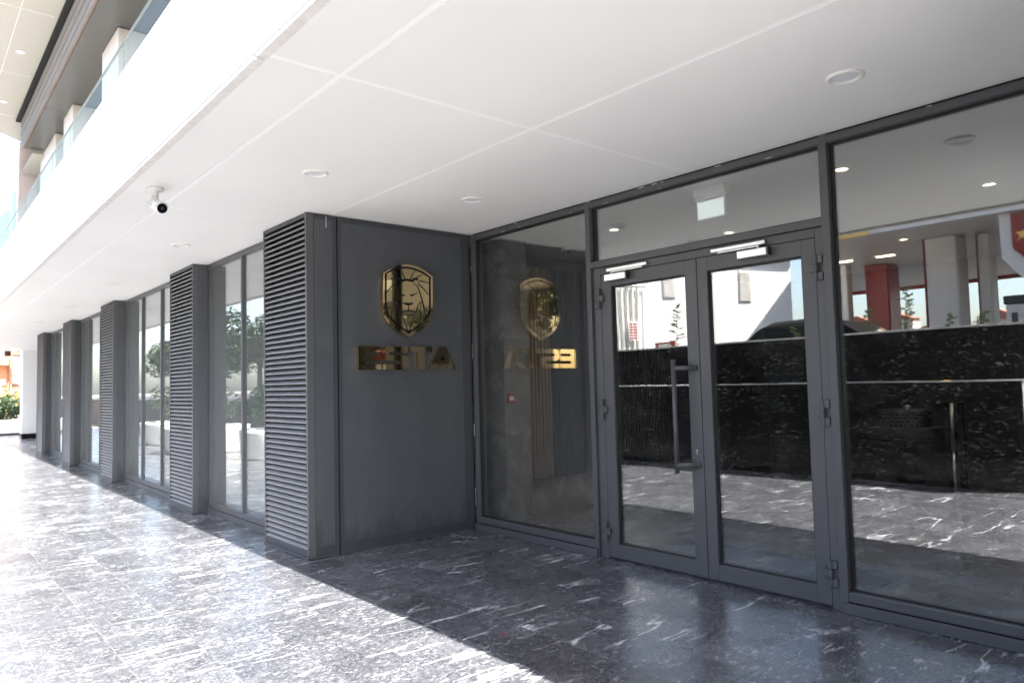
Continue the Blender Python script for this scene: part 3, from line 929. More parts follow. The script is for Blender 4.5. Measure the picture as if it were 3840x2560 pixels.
nR = len(ring[0])
for i in range(nR - 1):
    bm.faces.new((ring[0][i], ring[0][i + 1], ring[2][i + 1], ring[2][i]))
    bm.faces.new((ring[1][i], ring[3][i], ring[3][i + 1], ring[1][i + 1]))
    bm.faces.new((ring[0][i], ring[1][i], ring[1][i + 1], ring[0][i + 1]))
    bm.faces.new((ring[2][i], ring[2][i + 1], ring[3][i + 1], ring[3][i]))
for i in (0, nR - 1):
    bm.faces.new((ring[0][i], ring[2][i], ring[3][i], ring[1][i]))
bmesh.ops.recalc_face_normals(bm, faces=bm.faces)
bm_to('sun_shield', bm, 'white', bd, True)

# ------------------------------------------------------------------ lobby
struct(B('lobby_floor', None, -1.0, 9.0, D + 0.14, 9.0, 0.0, 0.012, 'ifloor'))
struct(B('lobby_ceiling', None, -1.0, 9.0, D + 0.11, 9.0, H, H + 0.012, 'ceil'))
struct(B('lobby_back_wall', None, -1.0, 9.0, 8.6, 8.7, 0.0, H, 'iwall'))
struct(B('lobby_right_wall', None, 8.9, 9.0, 2.0, 8.6, 0.0, H, 'iwall'))
struct(B('lobby_left_wall', None, -0.72, -0.62, D + 0.13, 8.6, 0.0, H, 'iwall'))
# stone pillar inside
t = thing('stone_pillar', (-0.2, 2.38, 0.012), 'grey stone clad pillar just inside the left glass pane', 'pillar')
for z0, z1 in ((0.012, 0.93), (0.932, 1.95), (1.952, 2.62), (2.622, H - 0.001)):
    B('stone_slab', t, -0.30, 0.048, 2.20, 2.212, z0, z1, 'stone', 0.001)
    B('stone_slab', t, 0.036, 0.0485, 2.213, 2.56, z0, z1, 'stone', 0.001)
B('core', t, -0.60, 0.035, 2.214, 2.55, 0.012, H - 0.001, 'iwall')
# call point on the pillar
t = thing('fire_call_point', (0.06, 2.26, 1.32), 'small red fire alarm call point on the stone pillar inside', 'call point')
B('housing', t, 0.0485, 0.085, 2.225, 2.315, 1.27, 1.375, 'red', 0.005)
B('push_plate', t, 0.0853, 0.088, 2.240, 2.300, 1.30, 1.345, 'white', 0.001)
# slatted wall
t = thing('slatted_wall', (-0.05, 3.4, 0.012), 'wall of vertical brown and black slats inside the lobby', 'slatted wall')
B('backing_board', t, -0.12, -0.06, 2.565, 6.4, 0.40, 2.80, 'woodd')
B('plinth', t, -0.12, -0.10, 2.565, 6.4, 0.012, 0.39, 'stone')
y = 2.57
i = 0
while y < 5.2:
    B('slat', t, -0.058, -0.025, y, y + 0.026, 0.41, 2.79, 'wood' if y < 2.96 else 'woodd')
    y += 0.052
    i += 1
# dome camera
t = thing('dome_camera', (0.02, 3.22, H), 'small dome camera on the lobby ceiling behind the left pane', 'camera')
bm = bmesh.new(); blathe(bm, 0.02, 3.22, [(0.065, H - 0.001), (0.065, H - 0.03), (0.05, H - 0.038)], 24)
bm_to('housing', bm, 'white', t, True)
bm = bmesh.new(); blathe(bm, 0.02, 3.22, [(0.048, H - 0.039), (0.044, H - 0.06), (0.028, H - 0.08), (0.004, H - 0.088)], 24)
bm_to('dome', bm, 'lens', t, True)
# emergency light
t = thing('emergency_light', (2.62, 2.32, H), 'white emergency light box with blank panel hanging inside above the doors', 'emergency light')
B('housing', t, 2.47, 2.76, 2.28, 2.36, H - 0.075, H - 0.002, 'white', 0.005)
B('bracket', t, 2.47, 2.76, 2.305, 2.335, H - 0.10, H - 0.0755, 'white', 0.003)
B('panel_frame', t, 2.48, 2.75, 2.311, 2.329, H - 0.27, H - 0.1005, 'diffuser', 0.002)
B('blank_panel', t, 2.492, 2.738, 2.3085, 2.3105, H - 0.255, H - 0.115, 'exitp')
# mat with emblem
t = thing('door_mat', (2.79, 2.5, 0.012), 'black rectangular door mat with a round emblem behind the doors', 'door mat')
B('mat', t, 1.83, 3.74, 2.12, 2.86, 0.012, 0.022, 'mat', 0.003)
bm = bmesh.new()
for r0, r1 in ((0.25, 0.275), (0.20, 0.21)):
    vi = [bm.verts.new((2.79 + r0 * math.cos(a * math.pi / 24), 2.47 + r0 * math.sin(a * math.pi / 24), 0.0235)) for a in range(48)]
    vo = [bm.verts.new((2.79 + r1 * math.cos(a * math.pi / 24), 2.47 + r1 * math.sin(a * math.pi / 24), 0.0235)) for a in range(48)]
    for i in range(48):
        bm.faces.new((vi[i], vo[i], vo[(i + 1) % 48], vi[(i + 1) % 48]))
for k in range(16):
    a = k * math.pi / 8 + 0.1
    r0, r1 = (0.06, 0.185) if k % 2 else (0.03, 0.15)
    c, s_ = math.cos(a), math.sin(a)
    pts = [(r0, -0.012), (r1, -0.028), (r1, 0.02), (r0, 0.012)]
    bm.faces.new([bm.verts.new((2.79 + u * c - v * s_, 2.47 + u * s_ + v * c, 0.0235)) for u, v in pts])
bm_to('round_emblem', bm, 'matlogo', t)
# pedestal table
tx, ty = 2.40, 6.55
t = thing('pedestal_table', (tx, ty, 0.012), 'black turned pedestal table in the lobby seen through the right pane', 'table')
bm = bmesh.new()
blathe(bm, tx, ty, [(0.22, 0.012), (0.22, 0.04), (0.10, 0.06), (0.07, 0.10), (0.14, 0.16), (0.165, 0.23), (0.14, 0.30), (0.07, 0.36), (0.06, 0.42), (0.10, 0.46), (0.12, 0.52), (0.07, 0.58), (0.06, 0.63), (0.16, 0.69), (0.20, 0.70)], 32)
bm_to('pedestal', bm, 'lacq', t, True)
bm = bmesh.new()
blathe(bm, tx + 0.02, ty, [(0.56, 0.701), (0.58, 0.715), (0.58, 0.73), (0.56, 0.74)], 48)
bm_to('table_top', bm, 'lacq', t)
t = thing('display_plinth', (2.3, ty, 0.741), 'low dark slab lying on the pedestal table under the silver box', 'plinth')
B('slab', t, 2.02, 2.70, ty - 0.22, ty + 0.22, 0.741, 0.835, 'dark', 0.004)
t = thing('silver_box', (2.38, ty, 0.836), 'silver lattice box with a knobbed lid on the dark slab', 'box')
B('box_core', t, 2.14, 2.62, ty - 0.15, ty + 0.15, 0.836, 1.03, 'lacq')
for r_ in range(5):
    z = 0.85 + r_ * 0.042
    for c_ in range(9 if r_ % 2 else 8):
        xx = 2.14 + (c_ + (0 if r_ % 2 else 0.5)) * 0.058
        if xx + 0.05 > 2.63: continue
        bm = bmesh.new()
        for (a, b_, c2, d2) in ((xx, xx + 0.05, z, z + 0.005), (xx, xx + 0.05, z + 0.030, z + 0.035), (xx, xx + 0.005, z + 0.005, z + 0.030)):
            bbox(bm, a, b_, ty - 0.156, ty - 0.151, c2, d2)
        bm_to('lattice_cell', bm, 'silver', t)
B('lid', t, 2.12, 2.64, ty - 0.165, ty + 0.165, 1.031, 1.055, 'silver', 0.004)
bm = bmesh.new(); blathe(bm, 2.40, ty, [(0.05, 1.056), (0.05, 1.085), (0.03, 1.10)], 16)
bm_to('knob', bm, 'silver', t, True)
t = thing('floor_stand', (3.43, 4.89, 0.012), 'slender pale metal floor stand right of the pedestal table', 'stand')
bm = bmesh.new(); bcyl(bm, (3.43, 4.89, 0.012), (3.43, 4.89, 0.03), 0.03); bcyl(bm, (3.43, 4.89, 0.03), (3.435, 4.89, 0.74), 0.012); bcyl(bm, (3.435, 4.89, 0.74), (3.44, 4.89, 1.19), 0.017)
bm_to('rod', bm, 'silver', t, True)
bm = bmesh.new(); bbox(bm, 3.36, 3.415, 4.93, 4.97, 0.012, 1.19); bbox(bm, 3.46, 3.515, 4.93, 4.97, 0.012, 1.19)
bm_to('dark_upright', bm, 'lacq', t)
# dark wall units and brass trims at the back
t = thing('wall_cabinet', (4.3, 6.6, 0.012), 'dark wall cabinet with brass edge trims behind the right pane', 'cabinet')
B('carcass', t, 3.55, 5.6, 6.4, 7.0, 0.012, 2.7, 'iwall')
B('brass_trim', t, 4.02, 4.06, 6.37, 6.395, 0.012, 2.69, 'brass')
B('brass_trim', t, 4.62, 4.66, 6.37, 6.395, 0.012, 2.69, 'brass')
B('door_panel', t, 3.58, 4.0, 6.375, 6.395, 0.05, 2.66, 'woodd', 0.004)
B('door_panel', t, 4.10, 4.58, 6.375, 6.395, 0.05, 1.30, 'woodd', 0.004)
# bin in the recess at the right edge
t = thing('waste_bin', (4.83, 1.70, 0), 'black cylindrical bin with a brass rim, cut by the right picture edge', 'bin')
bx_, by_ = 4.905, 1.70
bm = bmesh.new(); blathe(bm, bx_, by_, [(0.105, 0.0), (0.11, 0.01), (0.11, 0.30), (0.107, 0.305), (0.107, 0.31), (0.112, 0.315), (0.112, 0.375), (0.106, 0.38)], 36)
bm_to('drum', bm, 'dark', t, True)
bm = bmesh.new(); blathe(bm, bx_, by_, [(0.104, 0.3805), (0.102, 0.388), (0.06, 0.384)], 36)
bm_to('brass_rim', bm, 'brass', t, True)

# ------------------------------------------------------------------ upper floor
bal = thing('glass_balustrade', (-4, -1.25, 3.81), 'frameless glass balustrade above the white fascia', 'balustrade')
xs = 1.62
k = 0
while xs > -24:
    B('pane', bal, xs - 1.312 + 0.006, xs - 0.006, -1.256, -1.244, 3.81, 4.60, 'glass_rail')
    xs -= 1.312
B('cap_rail', bal, -24, 1.62, -1.259, -1.241, 4.601, 4.612, 'alu', 0.002)
B('base_channel', bal, -24, 1.62, -1.29, -1.21, 3.801, 3.86, 'alu', 0.003)
for xc, w, lab in ((-5.39, 1.07, 'beige rectangular column on the balcony, nearest and largest'), (-9.0, 0.92, 'beige rectangular column on the balcony, middle of three'),
                   (-10.9, 2.0, 'beige rectangular column on the balcony, farthest of three')):
    t = thing('balcony_column', (xc - w / 2, 0.0, 3.81), lab, 'column', 'balcony columns')
    B('shaft', t, xc - w, xc, -0.4, 0.15, 3.81, 6.78, 'beige', 0.01)
struct(B('upper_floor_wall', None, -14.0, 12, 0.5, 0.6, 3.81, 6.78, 'beige'))
struct(B('balcony_ceiling', None, -12.35, 12, -0.76, 0.5, 6.782, 6.80, 'dceil'))
struct(B('balcony_ceiling_return', None, -14.2, -12.36, -0.62, 0.5, 6.70, 6.72, 'cream'))
uw = thing('balcony_window_band', (-4, 0.45, 6.5), 'dark window head running under the balcony ceiling', 'window')
B('head_frame', uw, -12.3, 12, 0.42, 0.497, 6.45, 6.78, 'alu_dark')
B('lower_frame', uw, -12.3, 12, 0.43, 0.497, 6.18, 6.24, 'alu')
tb = thing('timber_eaves', (-3, -0.8, 6.79), 'weathered timber slatted eaves board above the balcony', 'eaves')
nb = 7
for i in range(nb):
    z0 = 6.785 + i * 0.088
    B('board', tb, -12.4, 12, -0.815 - (i % 2) * 0.008, -0.78, z0, z0 + 0.078, 'timber', 0.004)
B('backing', tb, -12.38, 12, -0.779, -0.765, 6.785, 7.40, 'brown')
B('dark_gap', tb, -12.6, 12, -0.90, -0.70, 7.405, 7.445, 'black')
bm = bmesh.new()
bprism(bm, [(-14.25, 12), (-14.23, -0.6), (-13.76, -1.08), (-12.8, -1.95), (12, -1.95), (12, 12)], 2, 7.46, 7.9)
struct(bm_to('roof_overhang', bm, 'cream'))
for yy in (-1.75,):
    struct(B('roof_seam', None, -13.0, 12, -1.40, -1.392, 7.455, 7.4595, 'lip'))
for xx in (-7.1, -9.9, -12.4):
    struct(B('roof_seam', None, xx - 0.006, xx + 0.006, -1.94, -0.95, 7.455, 7.4596, 'lip'))
downlight(-8.81, -1.22, 7.4545, 'small downlight in the cream roof overhang, nearer one', False, 'roof overhang spots', 0.07)
downlight(-11.57, -1.214, 7.4545, 'small downlight in the cream roof overhang, farther one', False, 'roof overhang spots', 0.07)
struct(B('building_end_wall', None, -14.6, -14.25, -0.66, 12, 3.85, 7.46, 'pink'))
t = thing('teal_balustrade', (-15.0, -0.5, 4.6), 'teal tinted glass balustrade beyond the far end of the balcony', 'balustrade')
bm = bmesh.new(); bprism(bm, [(-0.72, 4.6), (0.3, 4.6), (0.3, 7.39), (-0.147, 6.95), (-0.72, 6.38)], 0, -15.0, -14.98)
bm_to('pane', bm, 'glass_teal', t)
bm = bmesh.new(); bprism(bm, [(-1.4, 4.6), (-0.735, 4.6), (-0.735, 6.02), (-0.947, 5.80), (-1.4, 5.33)], 0, -15.0, -14.98)
bm_to('pane', bm, 'glass_teal', t)

# ------------------------------------------------------------------ far left end
t = thing('white_column', (-24.2, 1.2, 0), 'white square column with a black stone foot at the far end of the facade', 'column')
B('shaft', t, -24.6, -24.0, 0.52, 2.2, 0.17, 3.60, 'fascia', 0.01)
B('stone_foot', t, -24.62, -23.985, 0.50, 2.22, 0.0, 0.169, 'wallm', 0.004)
t = thing('stone_planter_bench', (-27.6, 0.5, 0), 'long pale curved planter bench at the far left', 'planter')
bm = bmesh.new()
bprism(bm, [(-28.2, 0.10), (-27.0, 0.10), (-26.95, 0.30), (-27.0, 0.50), (-27.1, 0.56), (-28.2, 0.56)], 1, -2.5, 4.0)
bm_to('bench_body', bm, 'ledge', t)
B('recessed_foot', t, -28.1, -27.08, -2.5, 4.0, 0.0, 0.098, 'dark')

def leaf_cloud(bm, c, r, n, size, squash=(1, 1, 1), shell=0.35):
    for _ in range(n):
        while True:
            v = Vector((random.uniform(-1, 1), random.uniform(-1, 1), random.uniform(-1, 1)))
            if shell < v.length < 1: break
        p = Vector(c) + Vector((v.x * r * squash[0], v.y * r * squash[1], v.z * r * squash[2]))
        a = Vector((random.gauss(0, 1), random.gauss(0, 1), random.gauss(0, 1))).normalized()
        b_ = a.orthogonal().normalized()
        s_ = size * random.uniform(0.6, 1.4)
        bm.faces.new([bm.verts.new(p + a * s_), bm.verts.new(p + b_ * s_ * 0.45), bm.verts.new(p - a * s_), bm.verts.new(p - b_ * s_ * 0.45)])

def shrub(name, loc, r, h, mat, label, grp, n=900, size=0.05, flowers=None):
    t = thing(name, loc, label, 'shrub', grp)
    bm = bmesh.new()
    for k in range(7):
        a = k * 0.9
        bcyl(bm, loc, (loc[0] + r * 0.5 * math.cos(a), loc[1] + r * 0.5 * math.sin(a), loc[2] + h * 0.7), 0.012, 0.004, 6)
    bm_to('stems', bm, 'bark', t)
    bm = bmesh.new()
    for k in range(9):
        c = (loc[0] + random.uniform(-.6, .6) * r, loc[1] + random.uniform(-.6, .6) * r, loc[2] + h * random.uniform(.35, .8))
        leaf_cloud(bm, c, r * random.uniform(.35, .6), n // 9, size)
    bm_to('leaves', bm, mat, t)
    if flowers:
        bm = bmesh.new()
        for k in range(14):
            c = (loc[0] + random.uniform(-1, 1) * r, loc[1] + random.uniform(-1, 1) * r, loc[2] + h * random.uniform(.7, 1.05))
            leaf_cloud(bm, c, 0.05, 4, 0.05, shell=0)
        bm_to('blossoms', bm, flowers, t)
    return t
for k, (yy, fl, lab) in enumerate([(-0.2, 'petalw', 'flowering shrub in the far planter, at the left picture edge'), (0.5, 'petaly', 'shrub with yellow flowers in the far planter'),
                                   (1.2, 'petalw', 'pale flowering shrub in the far planter beside the white column')]):
    shrub('flower_shrub', (-28.9, yy, 0.0), 0.55, 1.55, 'leafd', lab, 'shrubs in the far planter', 1300, 0.06, fl)
for yy, lab in ((0.9, 'light green bush behind the flower shrubs at far left'), (1.9, 'light green bush behind the flower shrubs, nearer the white column')):
    shrub('garden_bush', (-33, yy, 0.0), 0.7, 1.9, 'leafy', lab, 'bushes behind the planter', 900, 0.07)
# houses at far left
t = thing('orange_house', (-42, 0.0, 0), 'orange rendered house beyond the flower planter', 'house')
B('wall', t, -44, -40, -3.0, 1.78, -0.05, 3.55, 'orange')
B('awning', t, -40, -39.4, -1.5, 1.62, 3.05, 3.25, 'brown', 0.02)
B('wall_upper', t, -44, -40.3, -3.0, 1.45, 3.551, 6.5, 'stonew')
B('window', t, -40.02, -39.98, 0.3, 1.24, 2.0, 2.9, 'dark')
B('meter_box', t, -40.1, -39.9, 1.30, 1.52, 2.05, 2.35, 'white', 0.01)
B('door_canopy_pipe', t, -39.98, -39.9, 1.60, 1.66, 0.2, 3.5, 'brown', 0.01)
t = thing('pale_stone_house', (-43, 3.5, 0), 'pale banded stone house with brown upper storey at far left', 'house')
for i in range(7):
    B('stone_course', t, -45, -40.5 - (i % 2) * 0.03, 1.80, 9.0, 0.0 + i * 0.52, 0.48 + i * 0.52, 'stonew', 0.02)
B('wall_core', t, -44.95, -40.62, 1.82, 9.0, 0.0, 3.62, 'stonew')
B('string_course', t, -45, -40.3, 1.79, 9.0, 1.98, 2.06, 'brown', 0.01)
B('upper_storey', t, -45, -40.4, 1.80, 9.0, 3.63, 6.8, 'brown', 0.02)
B('window', t, -40.42, -40.35, 2.0, 2.6, 3.9, 4.9, 'diffuser')

# ------------------------------------------------------------------ street side (behind the camera, seen in the glass)
WYF = -3.85
rt = thing('retaining_wall', (-1.5, -4.2, 0), 'stepped black marble retaining wall mirrored in the entrance glass', 'wall')
x = -6.2
while x < 3.25:
    x2 = min(x + 1.2, 3.30)
    B('marble_slab', rt, x + 0.001, x2 - 0.001, WYF - 0.02, WYF, 0.0, 1.36, 'wallm', 0.001)
    B('marble_slab', rt, x + 0.001, x2 - 0.001, -4.17, -4.15, 1.385, 2.055, 'wallm', 0.001)
    x = x2
B('ledge_coping', rt, -6.2, 3.32, -4.17, WYF + 0.006, 1.361, 1.378, 'ledge', 0.002)
B('top_coping', rt, -6.2, 3.33, -4.50, -4.135, 2.056, 2.085, 'ledge', 0.002)
B('core', rt, -6.2, 3.285, -4.48, -4.172, 1.3845, 2.055, 'iwall')
B('lower_core', rt, -6.2, 3.285, -4.48, WYF - 0.022, 0.0, 1.36, 'iwall')
B('lit_tone_end_slab', rt, 3.286, 3.306, -4.48, WYF - 0.021, 0.0, 1.36, 'ledge')  # pale instead of black: sunlight on the end face put into its colour
B('lit_tone_end_slab', rt, 3.286, 3.306, -4.48, -4.172, 1.385, 2.055, 'ledge')  # upper end face, sunlit brightness likewise in the colour
dg = thing('drain_grating', (0, -3.35, 0), 'slotted drain grating running along the marble wall in the glass', 'drain')
bm = bmesh.new(); bbox(bm, -6.0, 5.5, -3.42, -3.405, 0.0, 0.003); bbox(bm, -6.0, 5.5, -3.31, -3.295, 0.0, 0.003)
bm_to('edge_bars', bm, 'steel', dg)
bm = bmesh.new()
for k in range(280):
    xx = -6.0 + k * 0.041
    bbox(bm, xx, xx + 0.018, -3.404, -3.311, 0.0, 0.0028)
tag(bm_to('slot_bars', bm, 'dark', dg), kind='stuff')
struct(B('street', None, -60, 60, -140, -4.485, -0.05, 1.18, 'asphalt'))
struct(B('terrace_end', None, -60, -6.21, -8.0, -4.6, 0.0, 1.17, 'ledge'))

def sprig(loc, h, lean, label, seed):
    random.seed(seed)
    t = thing('young_conifer', loc, label, 'plant', 'young plants on the retaining wall')
    bm = bmesh.new(); lf = bmesh.new()
    top = Vector(loc) + Vector((lean, random.uniform(-.05, .05), h))
    bcyl(bm, loc, top, 0.010, 0.003, 6)
    n = int(h * 30)
    for i in range(n):
        f = 0.08 + 0.9 * i / n
        p = Vector(loc).lerp(top, f)
        a = random.uniform(0, 6.28)
        ln = (0.32 * (1 - f) + 0.07) * random.uniform(.6, 1.1)
        e = p + Vector((math.cos(a) * ln, math.sin(a) * ln, ln * random.uniform(.05, .5)))
        bcyl(bm, p, e, 0.004, 0.0015, 4, False)
        for k in range(9):
            c = p.lerp(e, 0.2 + 0.8 * k / 9)
            for s_ in (-1, 1):
                d = Vector((random.gauss(0, 1), random.gauss(0, 1), random.gauss(0, .6))).normalized() * 0.04
                sd = d.orthogonal().normalized() * 0.009
                lf.faces.new([lf.verts.new(c), lf.verts.new(c + d * .5 + sd), lf.verts.new(c + d), lf.verts.new(c + d * .5 - sd)])
    bm_to('stem', bm, 'bark', t)
    bm_to('needles', lf, 'leafy', t)
for k, (xx, yy, hh, ln, lab) in enumerate([(-2.46, -4.7, 1.75, 0.12, 'tall thin conifer seedling mirrored in the left door'), (1.60, -4.7, 1.60, 0.15, 'tallest conifer seedling mirrored in the right pane'),
                                     (1.28, -4.7, 1.35, -0.1, 'bushy conifer seedling mirrored beside the red pillar'), (2.05, -4.75, 1.15, 0.25, 'leaning conifer seedling mirrored in the right pane'),
                                     (2.45, -4.7, 1.15, 0.3, 'rightmost conifer seedling mirrored near the wall end'), (0.05, -4.7, 1.15, -0.1, 'short seedling mirrored in the right door')]):
    sprig((xx, yy, 1.18), hh, ln, lab, 30 + k)
    if k in (2, 3, 4): 
        pass
random.seed(11)
# white building with louvred grilles
ang = math.atan2(0.93, -0.37)
A = Vector((-4.54, -13.0, 1.18)); dv = Vector((-0.37, 0.93, 0)).normalized(); nv = Vector((0.93, 0.37, 0)).normalized()
wb = thing('white_building', A, 'blank white rendered building with louvred vents, mirrored in the doors', 'building')
def onwall(bm, s0, s1, z0, z1, d0, d1):
    pts = []
    for z in (z0, z1):
        for (s_, d_) in ((s0, d0), (s1, d0), (s1, d1), (s0, d1)):
            pts.append(bm.verts.new(Vector((A.x, A.y, 0)) + dv * s_ + nv * d_ + Vector((0, 0, z))))
    for f in ((0, 1, 2, 3), (4, 5, 6, 7), (0, 1, 5, 4), (1, 2, 6, 5), (2, 3, 7, 6), (3, 0, 4, 7)):
        bm.faces.new([pts[i] for i in f])
    bmesh.ops.recalc_face_normals(bm, faces=bm.faces)
bm = bmesh.new(); onwall(bm, 0, 8.6, 1.18, 4.80, -5, 0); bm_to('wall', bm, 'wbuild', wb)
bm = bmesh.new(); onwall(bm, -0.12, 8.7, 4.80, 4.98, -5.1, 0.14); bm_to('cornice', bm, 'fascia', wb)
for s0, z0, z1 in ((3.77, 3.64, 4.5), (1.36, 3.57, 4.45)):
    bm = bmesh.new(); onwall(bm, s0, s0 + 0.44, z0, z1, -0.01, 0.015); v = bm_to('vent', bm, 'beige', wb)
    for k in range(14):
        bm = bmesh.new()
        zz = z0 + 0.04 + k * (z1 - z0 - 0.06) / 14
        onwall(bm, s0 + 0.04, s0 + 0.40, zz, zz + 0.03, 0.016, 0.04)
        bm_to('vent_slat', bm, 'pipe', v)
for k in range(6):
    s_ = 4.86 + k * 0.15
    bm = bmesh.new()
    p = Vector((A.x, A.y, 0)) + dv * s_ + nv * 0.08
    bcyl(bm, p + Vector((0, 0, 1.2)), p + Vector((0, 0, 3.8 + (k % 3) * 0.25)), 0.04, seg=12)
    bm_to('pipe', bm, 'pipe', wb)
bm = bmesh.new()
p = Vector((A.x, A.y, 0)) + nv * 0.09 + Vector((0, 0, 3.95))
bcyl(bm, p + dv * 4.75, p + dv * 5.9, 0.045, seg=12); bm_to('cross_pipe', bm, 'pipe', wb)
sg = thing('red_notice', A + dv * 5.2 + nv * 0.2, 'red and white notice before the white pipes in the left door', 'sign')
bm = bmesh.new(); onwall(bm, 5.08, 5.34, 2.55, 3.02, 0.17, 0.19); bm_to('board', bm, 'white', sg)
bm = bmesh.new()
for k in range(6):
    onwall(bm, 5.10, 5.20, 2.58 + k * 0.07, 2.62 + k * 0.07, 0.191, 0.194); onwall(bm, 5.22, 5.32, 2.58 + k * 0.07, 2.62 + k * 0.07, 0.191, 0.194)
bm_to('red_lines', bm, 'red', sg)
sg = thing('red_board', (-2.6, -4.6, 2.085), 'low red board with a white strip standing on the marble wall', 'sign')
B('board', sg, -2.82, -2.36, -4.62, -4.60, 2.06, 2.20, 'red')
B('white_strip', sg, -2.74, -2.44, -4.599, -4.595, 2.105, 2.165, 'white')
# black car
def car(x0, yc, z0, label):
    t = thing('parked_car', (x0 + 2.2, yc, z0), label, 'car')
    body = [(0, .35), (0.05, .62), (.55, .80), (1.15, .86), (1.75, 1.30), (2.1, 1.43), (2.9, 1.46), (3.4, 1.38), (4.0, 1.0), (4.4, .92), (4.45, .5), (4.42, .30), (3.9, .28), (3.85, .5), (3.5, .62), (3.15, .5), (3.1, .25), (1.3, .25), (1.25, .5), (.9, .62), (.55, .5), (.5, .3)]
    bm = bmesh.new(); bprism(bm, [(x0 + a, z0 + b_) for a, b_ in body], 1, yc - 0.85, yc + 0.85)
    bm_to('body', bm, 'carp', t)
    for s_ in (-1, 1):
        y0 = yc + s_ * 0.851
        for wn_, q in (('side_window', [(1.45, .92), (1.85, 1.28), (2.35, 1.39), (2.35, .94)]), ('side_window', [(2.42, .94), (2.42, 1.395), (2.95, 1.40), (3.35, 1.30), (3.6, 1.0)])):
            bm = bmesh.new(); bprism(bm, [(x0 + a, z0 + b_) for a, b_ in q], 1, y0, y0 + s_ * 0.006); bm_to(wn_, bm, 'glass_teal', t)
        for wx in (.9, 3.5):
            bm = bmesh.new(); bcyl(bm, (x0 + wx, y0 - s_ * .2, z0 + .32), (x0 + wx, y0 + s_ * 0.005, z0 + .32), .32, seg=24)
            w_ = bm_to('wheel', bm, 'tyre', t)
            bm = bmesh.new(); bcyl(bm, (x0 + wx, y0 + s_ * .006, z0 + .32), (x0 + wx, y0 + s_ * 0.012, z0 + .32), .2, seg=18)
            bm_to('rim', bm, 'steel', w_)
car(-4.0, -8.2, 1.18, 'black car whose roof shows above the marble wall in the glass')
# fuel station canopy
fc = thing('fuel_station_canopy', (2, -18, 1.18), 'broad white fuel station canopy with red and beige supports in the right pane', 'canopy')
bm = bmesh.new(); bprism(bm, [(-2.9, -12.2), (14, -12.2), (14, -24.5), (-9.5, -24.5)], 2, 5.0, 5.7); bm_to('roof_slab', bm, 'cwhite', fc)
B('yellow_fascia', fc, -2.9, -1.9, -12.19, -12.12, 4.98, 5.72, 'yellow')
B('red_edge', fc, -9.4, 14, -24.58, -24.51, 4.86, 5.10, 'red')
for (xx, yy, w, d_, m_, nm) in ((-4.0, -18, .75, .9, 'red', 'red_pillar'), (-0.95, -14.5, .75, .8, 'cwhite', 'column'), (-0.1, -14.8, .30, .5, 'cwhite', 'column'), (-4.75, -17, .22, .4, 'cwhite', 'column'), (5.5, -15, .8, .8, 'cwhite', 'column')):
    B(nm, fc, xx - w / 2, xx + w / 2, yy - d_ / 2, yy + d_ / 2, 1.18, 4.999, m_, 0.04)
B('red_strip', fc, -1.36, -1.33, -14.9, -14.1, 1.18, 4.99, 'red')
B('red_strip', fc, -0.285, -0.255, -15.0, -14.6, 1.18, 4.99, 'red')
for k in range(3):
    B('lamp_strip', fc, -4.6 + k * 1.3, -4.1 + k * 1.3, -16.1, -16.0, 4.97, 4.999, 'lamp')
ps = thing('red_sign_board', (1.7, -12.6, 1.18), 'red hanging sign board with a yellow splash at the right edge of the pane', 'sign')
bm = bmesh.new(); bprism(bm, [(1.1, 4.95), (2.6, 4.95), (2.6, 3.0), (2.0, 3.2), (1.12, 4.2)], 1, -12.5, -12.35); bm_to('board', bm, 'red', ps)
bm = bmesh.new()
bprism(bm, [(1.42, 4.85), (1.5, 4.86), (1.48, 4.66), (1.56, 4.62), (1.47, 4.56), (1.5, 4.46), (1.40, 4.42), (1.37, 4.28), (1.31, 4.41), (1.22, 4.34), (1.26, 4.46), (1.18, 4.52), (1.3, 4.54), (1.40, 4.62), (1.44, 4.74)], 1, -12.349, -12.34)
bm_to('yellow_splash', bm, 'yellow', ps)
bm = bmesh.new(); bprism(bm, [(0.86, 5.0), (1.09, 5.0), (1.10, 4.2), (2.0, 3.15), (1.9, 2.7), (0.88, 4.0)], 1, -12.6, -12.4); bm_to('white_brace', bm, 'cwhite', ps)
ks = thing('price_totem', (-5.2, -17.6, 1.18), 'white price totem with a dark display beside the red pillar', 'sign')
B('panel', ks, -5.75, -4.95, -17.7, -17.5, 1.18, 4.35, 'white', 0.02)
B('display', ks, -5.6, -5.1, -17.499, -17.49, 3.95, 4.2, 'dark')
bm = bmesh.new(); bprism(bm, [(-5.75 + .0, 1.4)] + [(-5.45 + .38 * math.cos(a / 12 * math.pi), 2.2 + 1.25 * math.sin(a / 12 * math.pi)) for a in range(12, -1, -1)] + [(-5.07, 1.4)], 1, -17.48, -17.44)
bm_to('red_arch', bm, 'red', ks)
dp = thing('fuel_dispenser', (0.6, -13.2, 1.18), 'white fuel dispenser under the canopy at the right edge of the glass', 'dispenser')
B('cabinet', dp, 0.75, 1.6, -13.4, -12.9, 1.18, 3.0, 'cwhite', 0.03)
B('top_display', dp, 0.72, 1.63, -13.42, -12.88, 3.001, 3.2, 'dark', 0.02)
for k in range(3):
    B('nozzle_bay', dp, 0.86 + k * 0.25, 0.98 + k * 0.25, -12.899, -12.885, 2.0, 2.8, 'dark')
B('yellow_box', thing('yellow_crate', (1.9, -6, 1.18), 'yellow crate standing in the street beyond the conifer seedlings', 'crate'), 1.4, 1.75, -6.2, -5.9, 1.18, 2.16, 'yellow', 0.01)

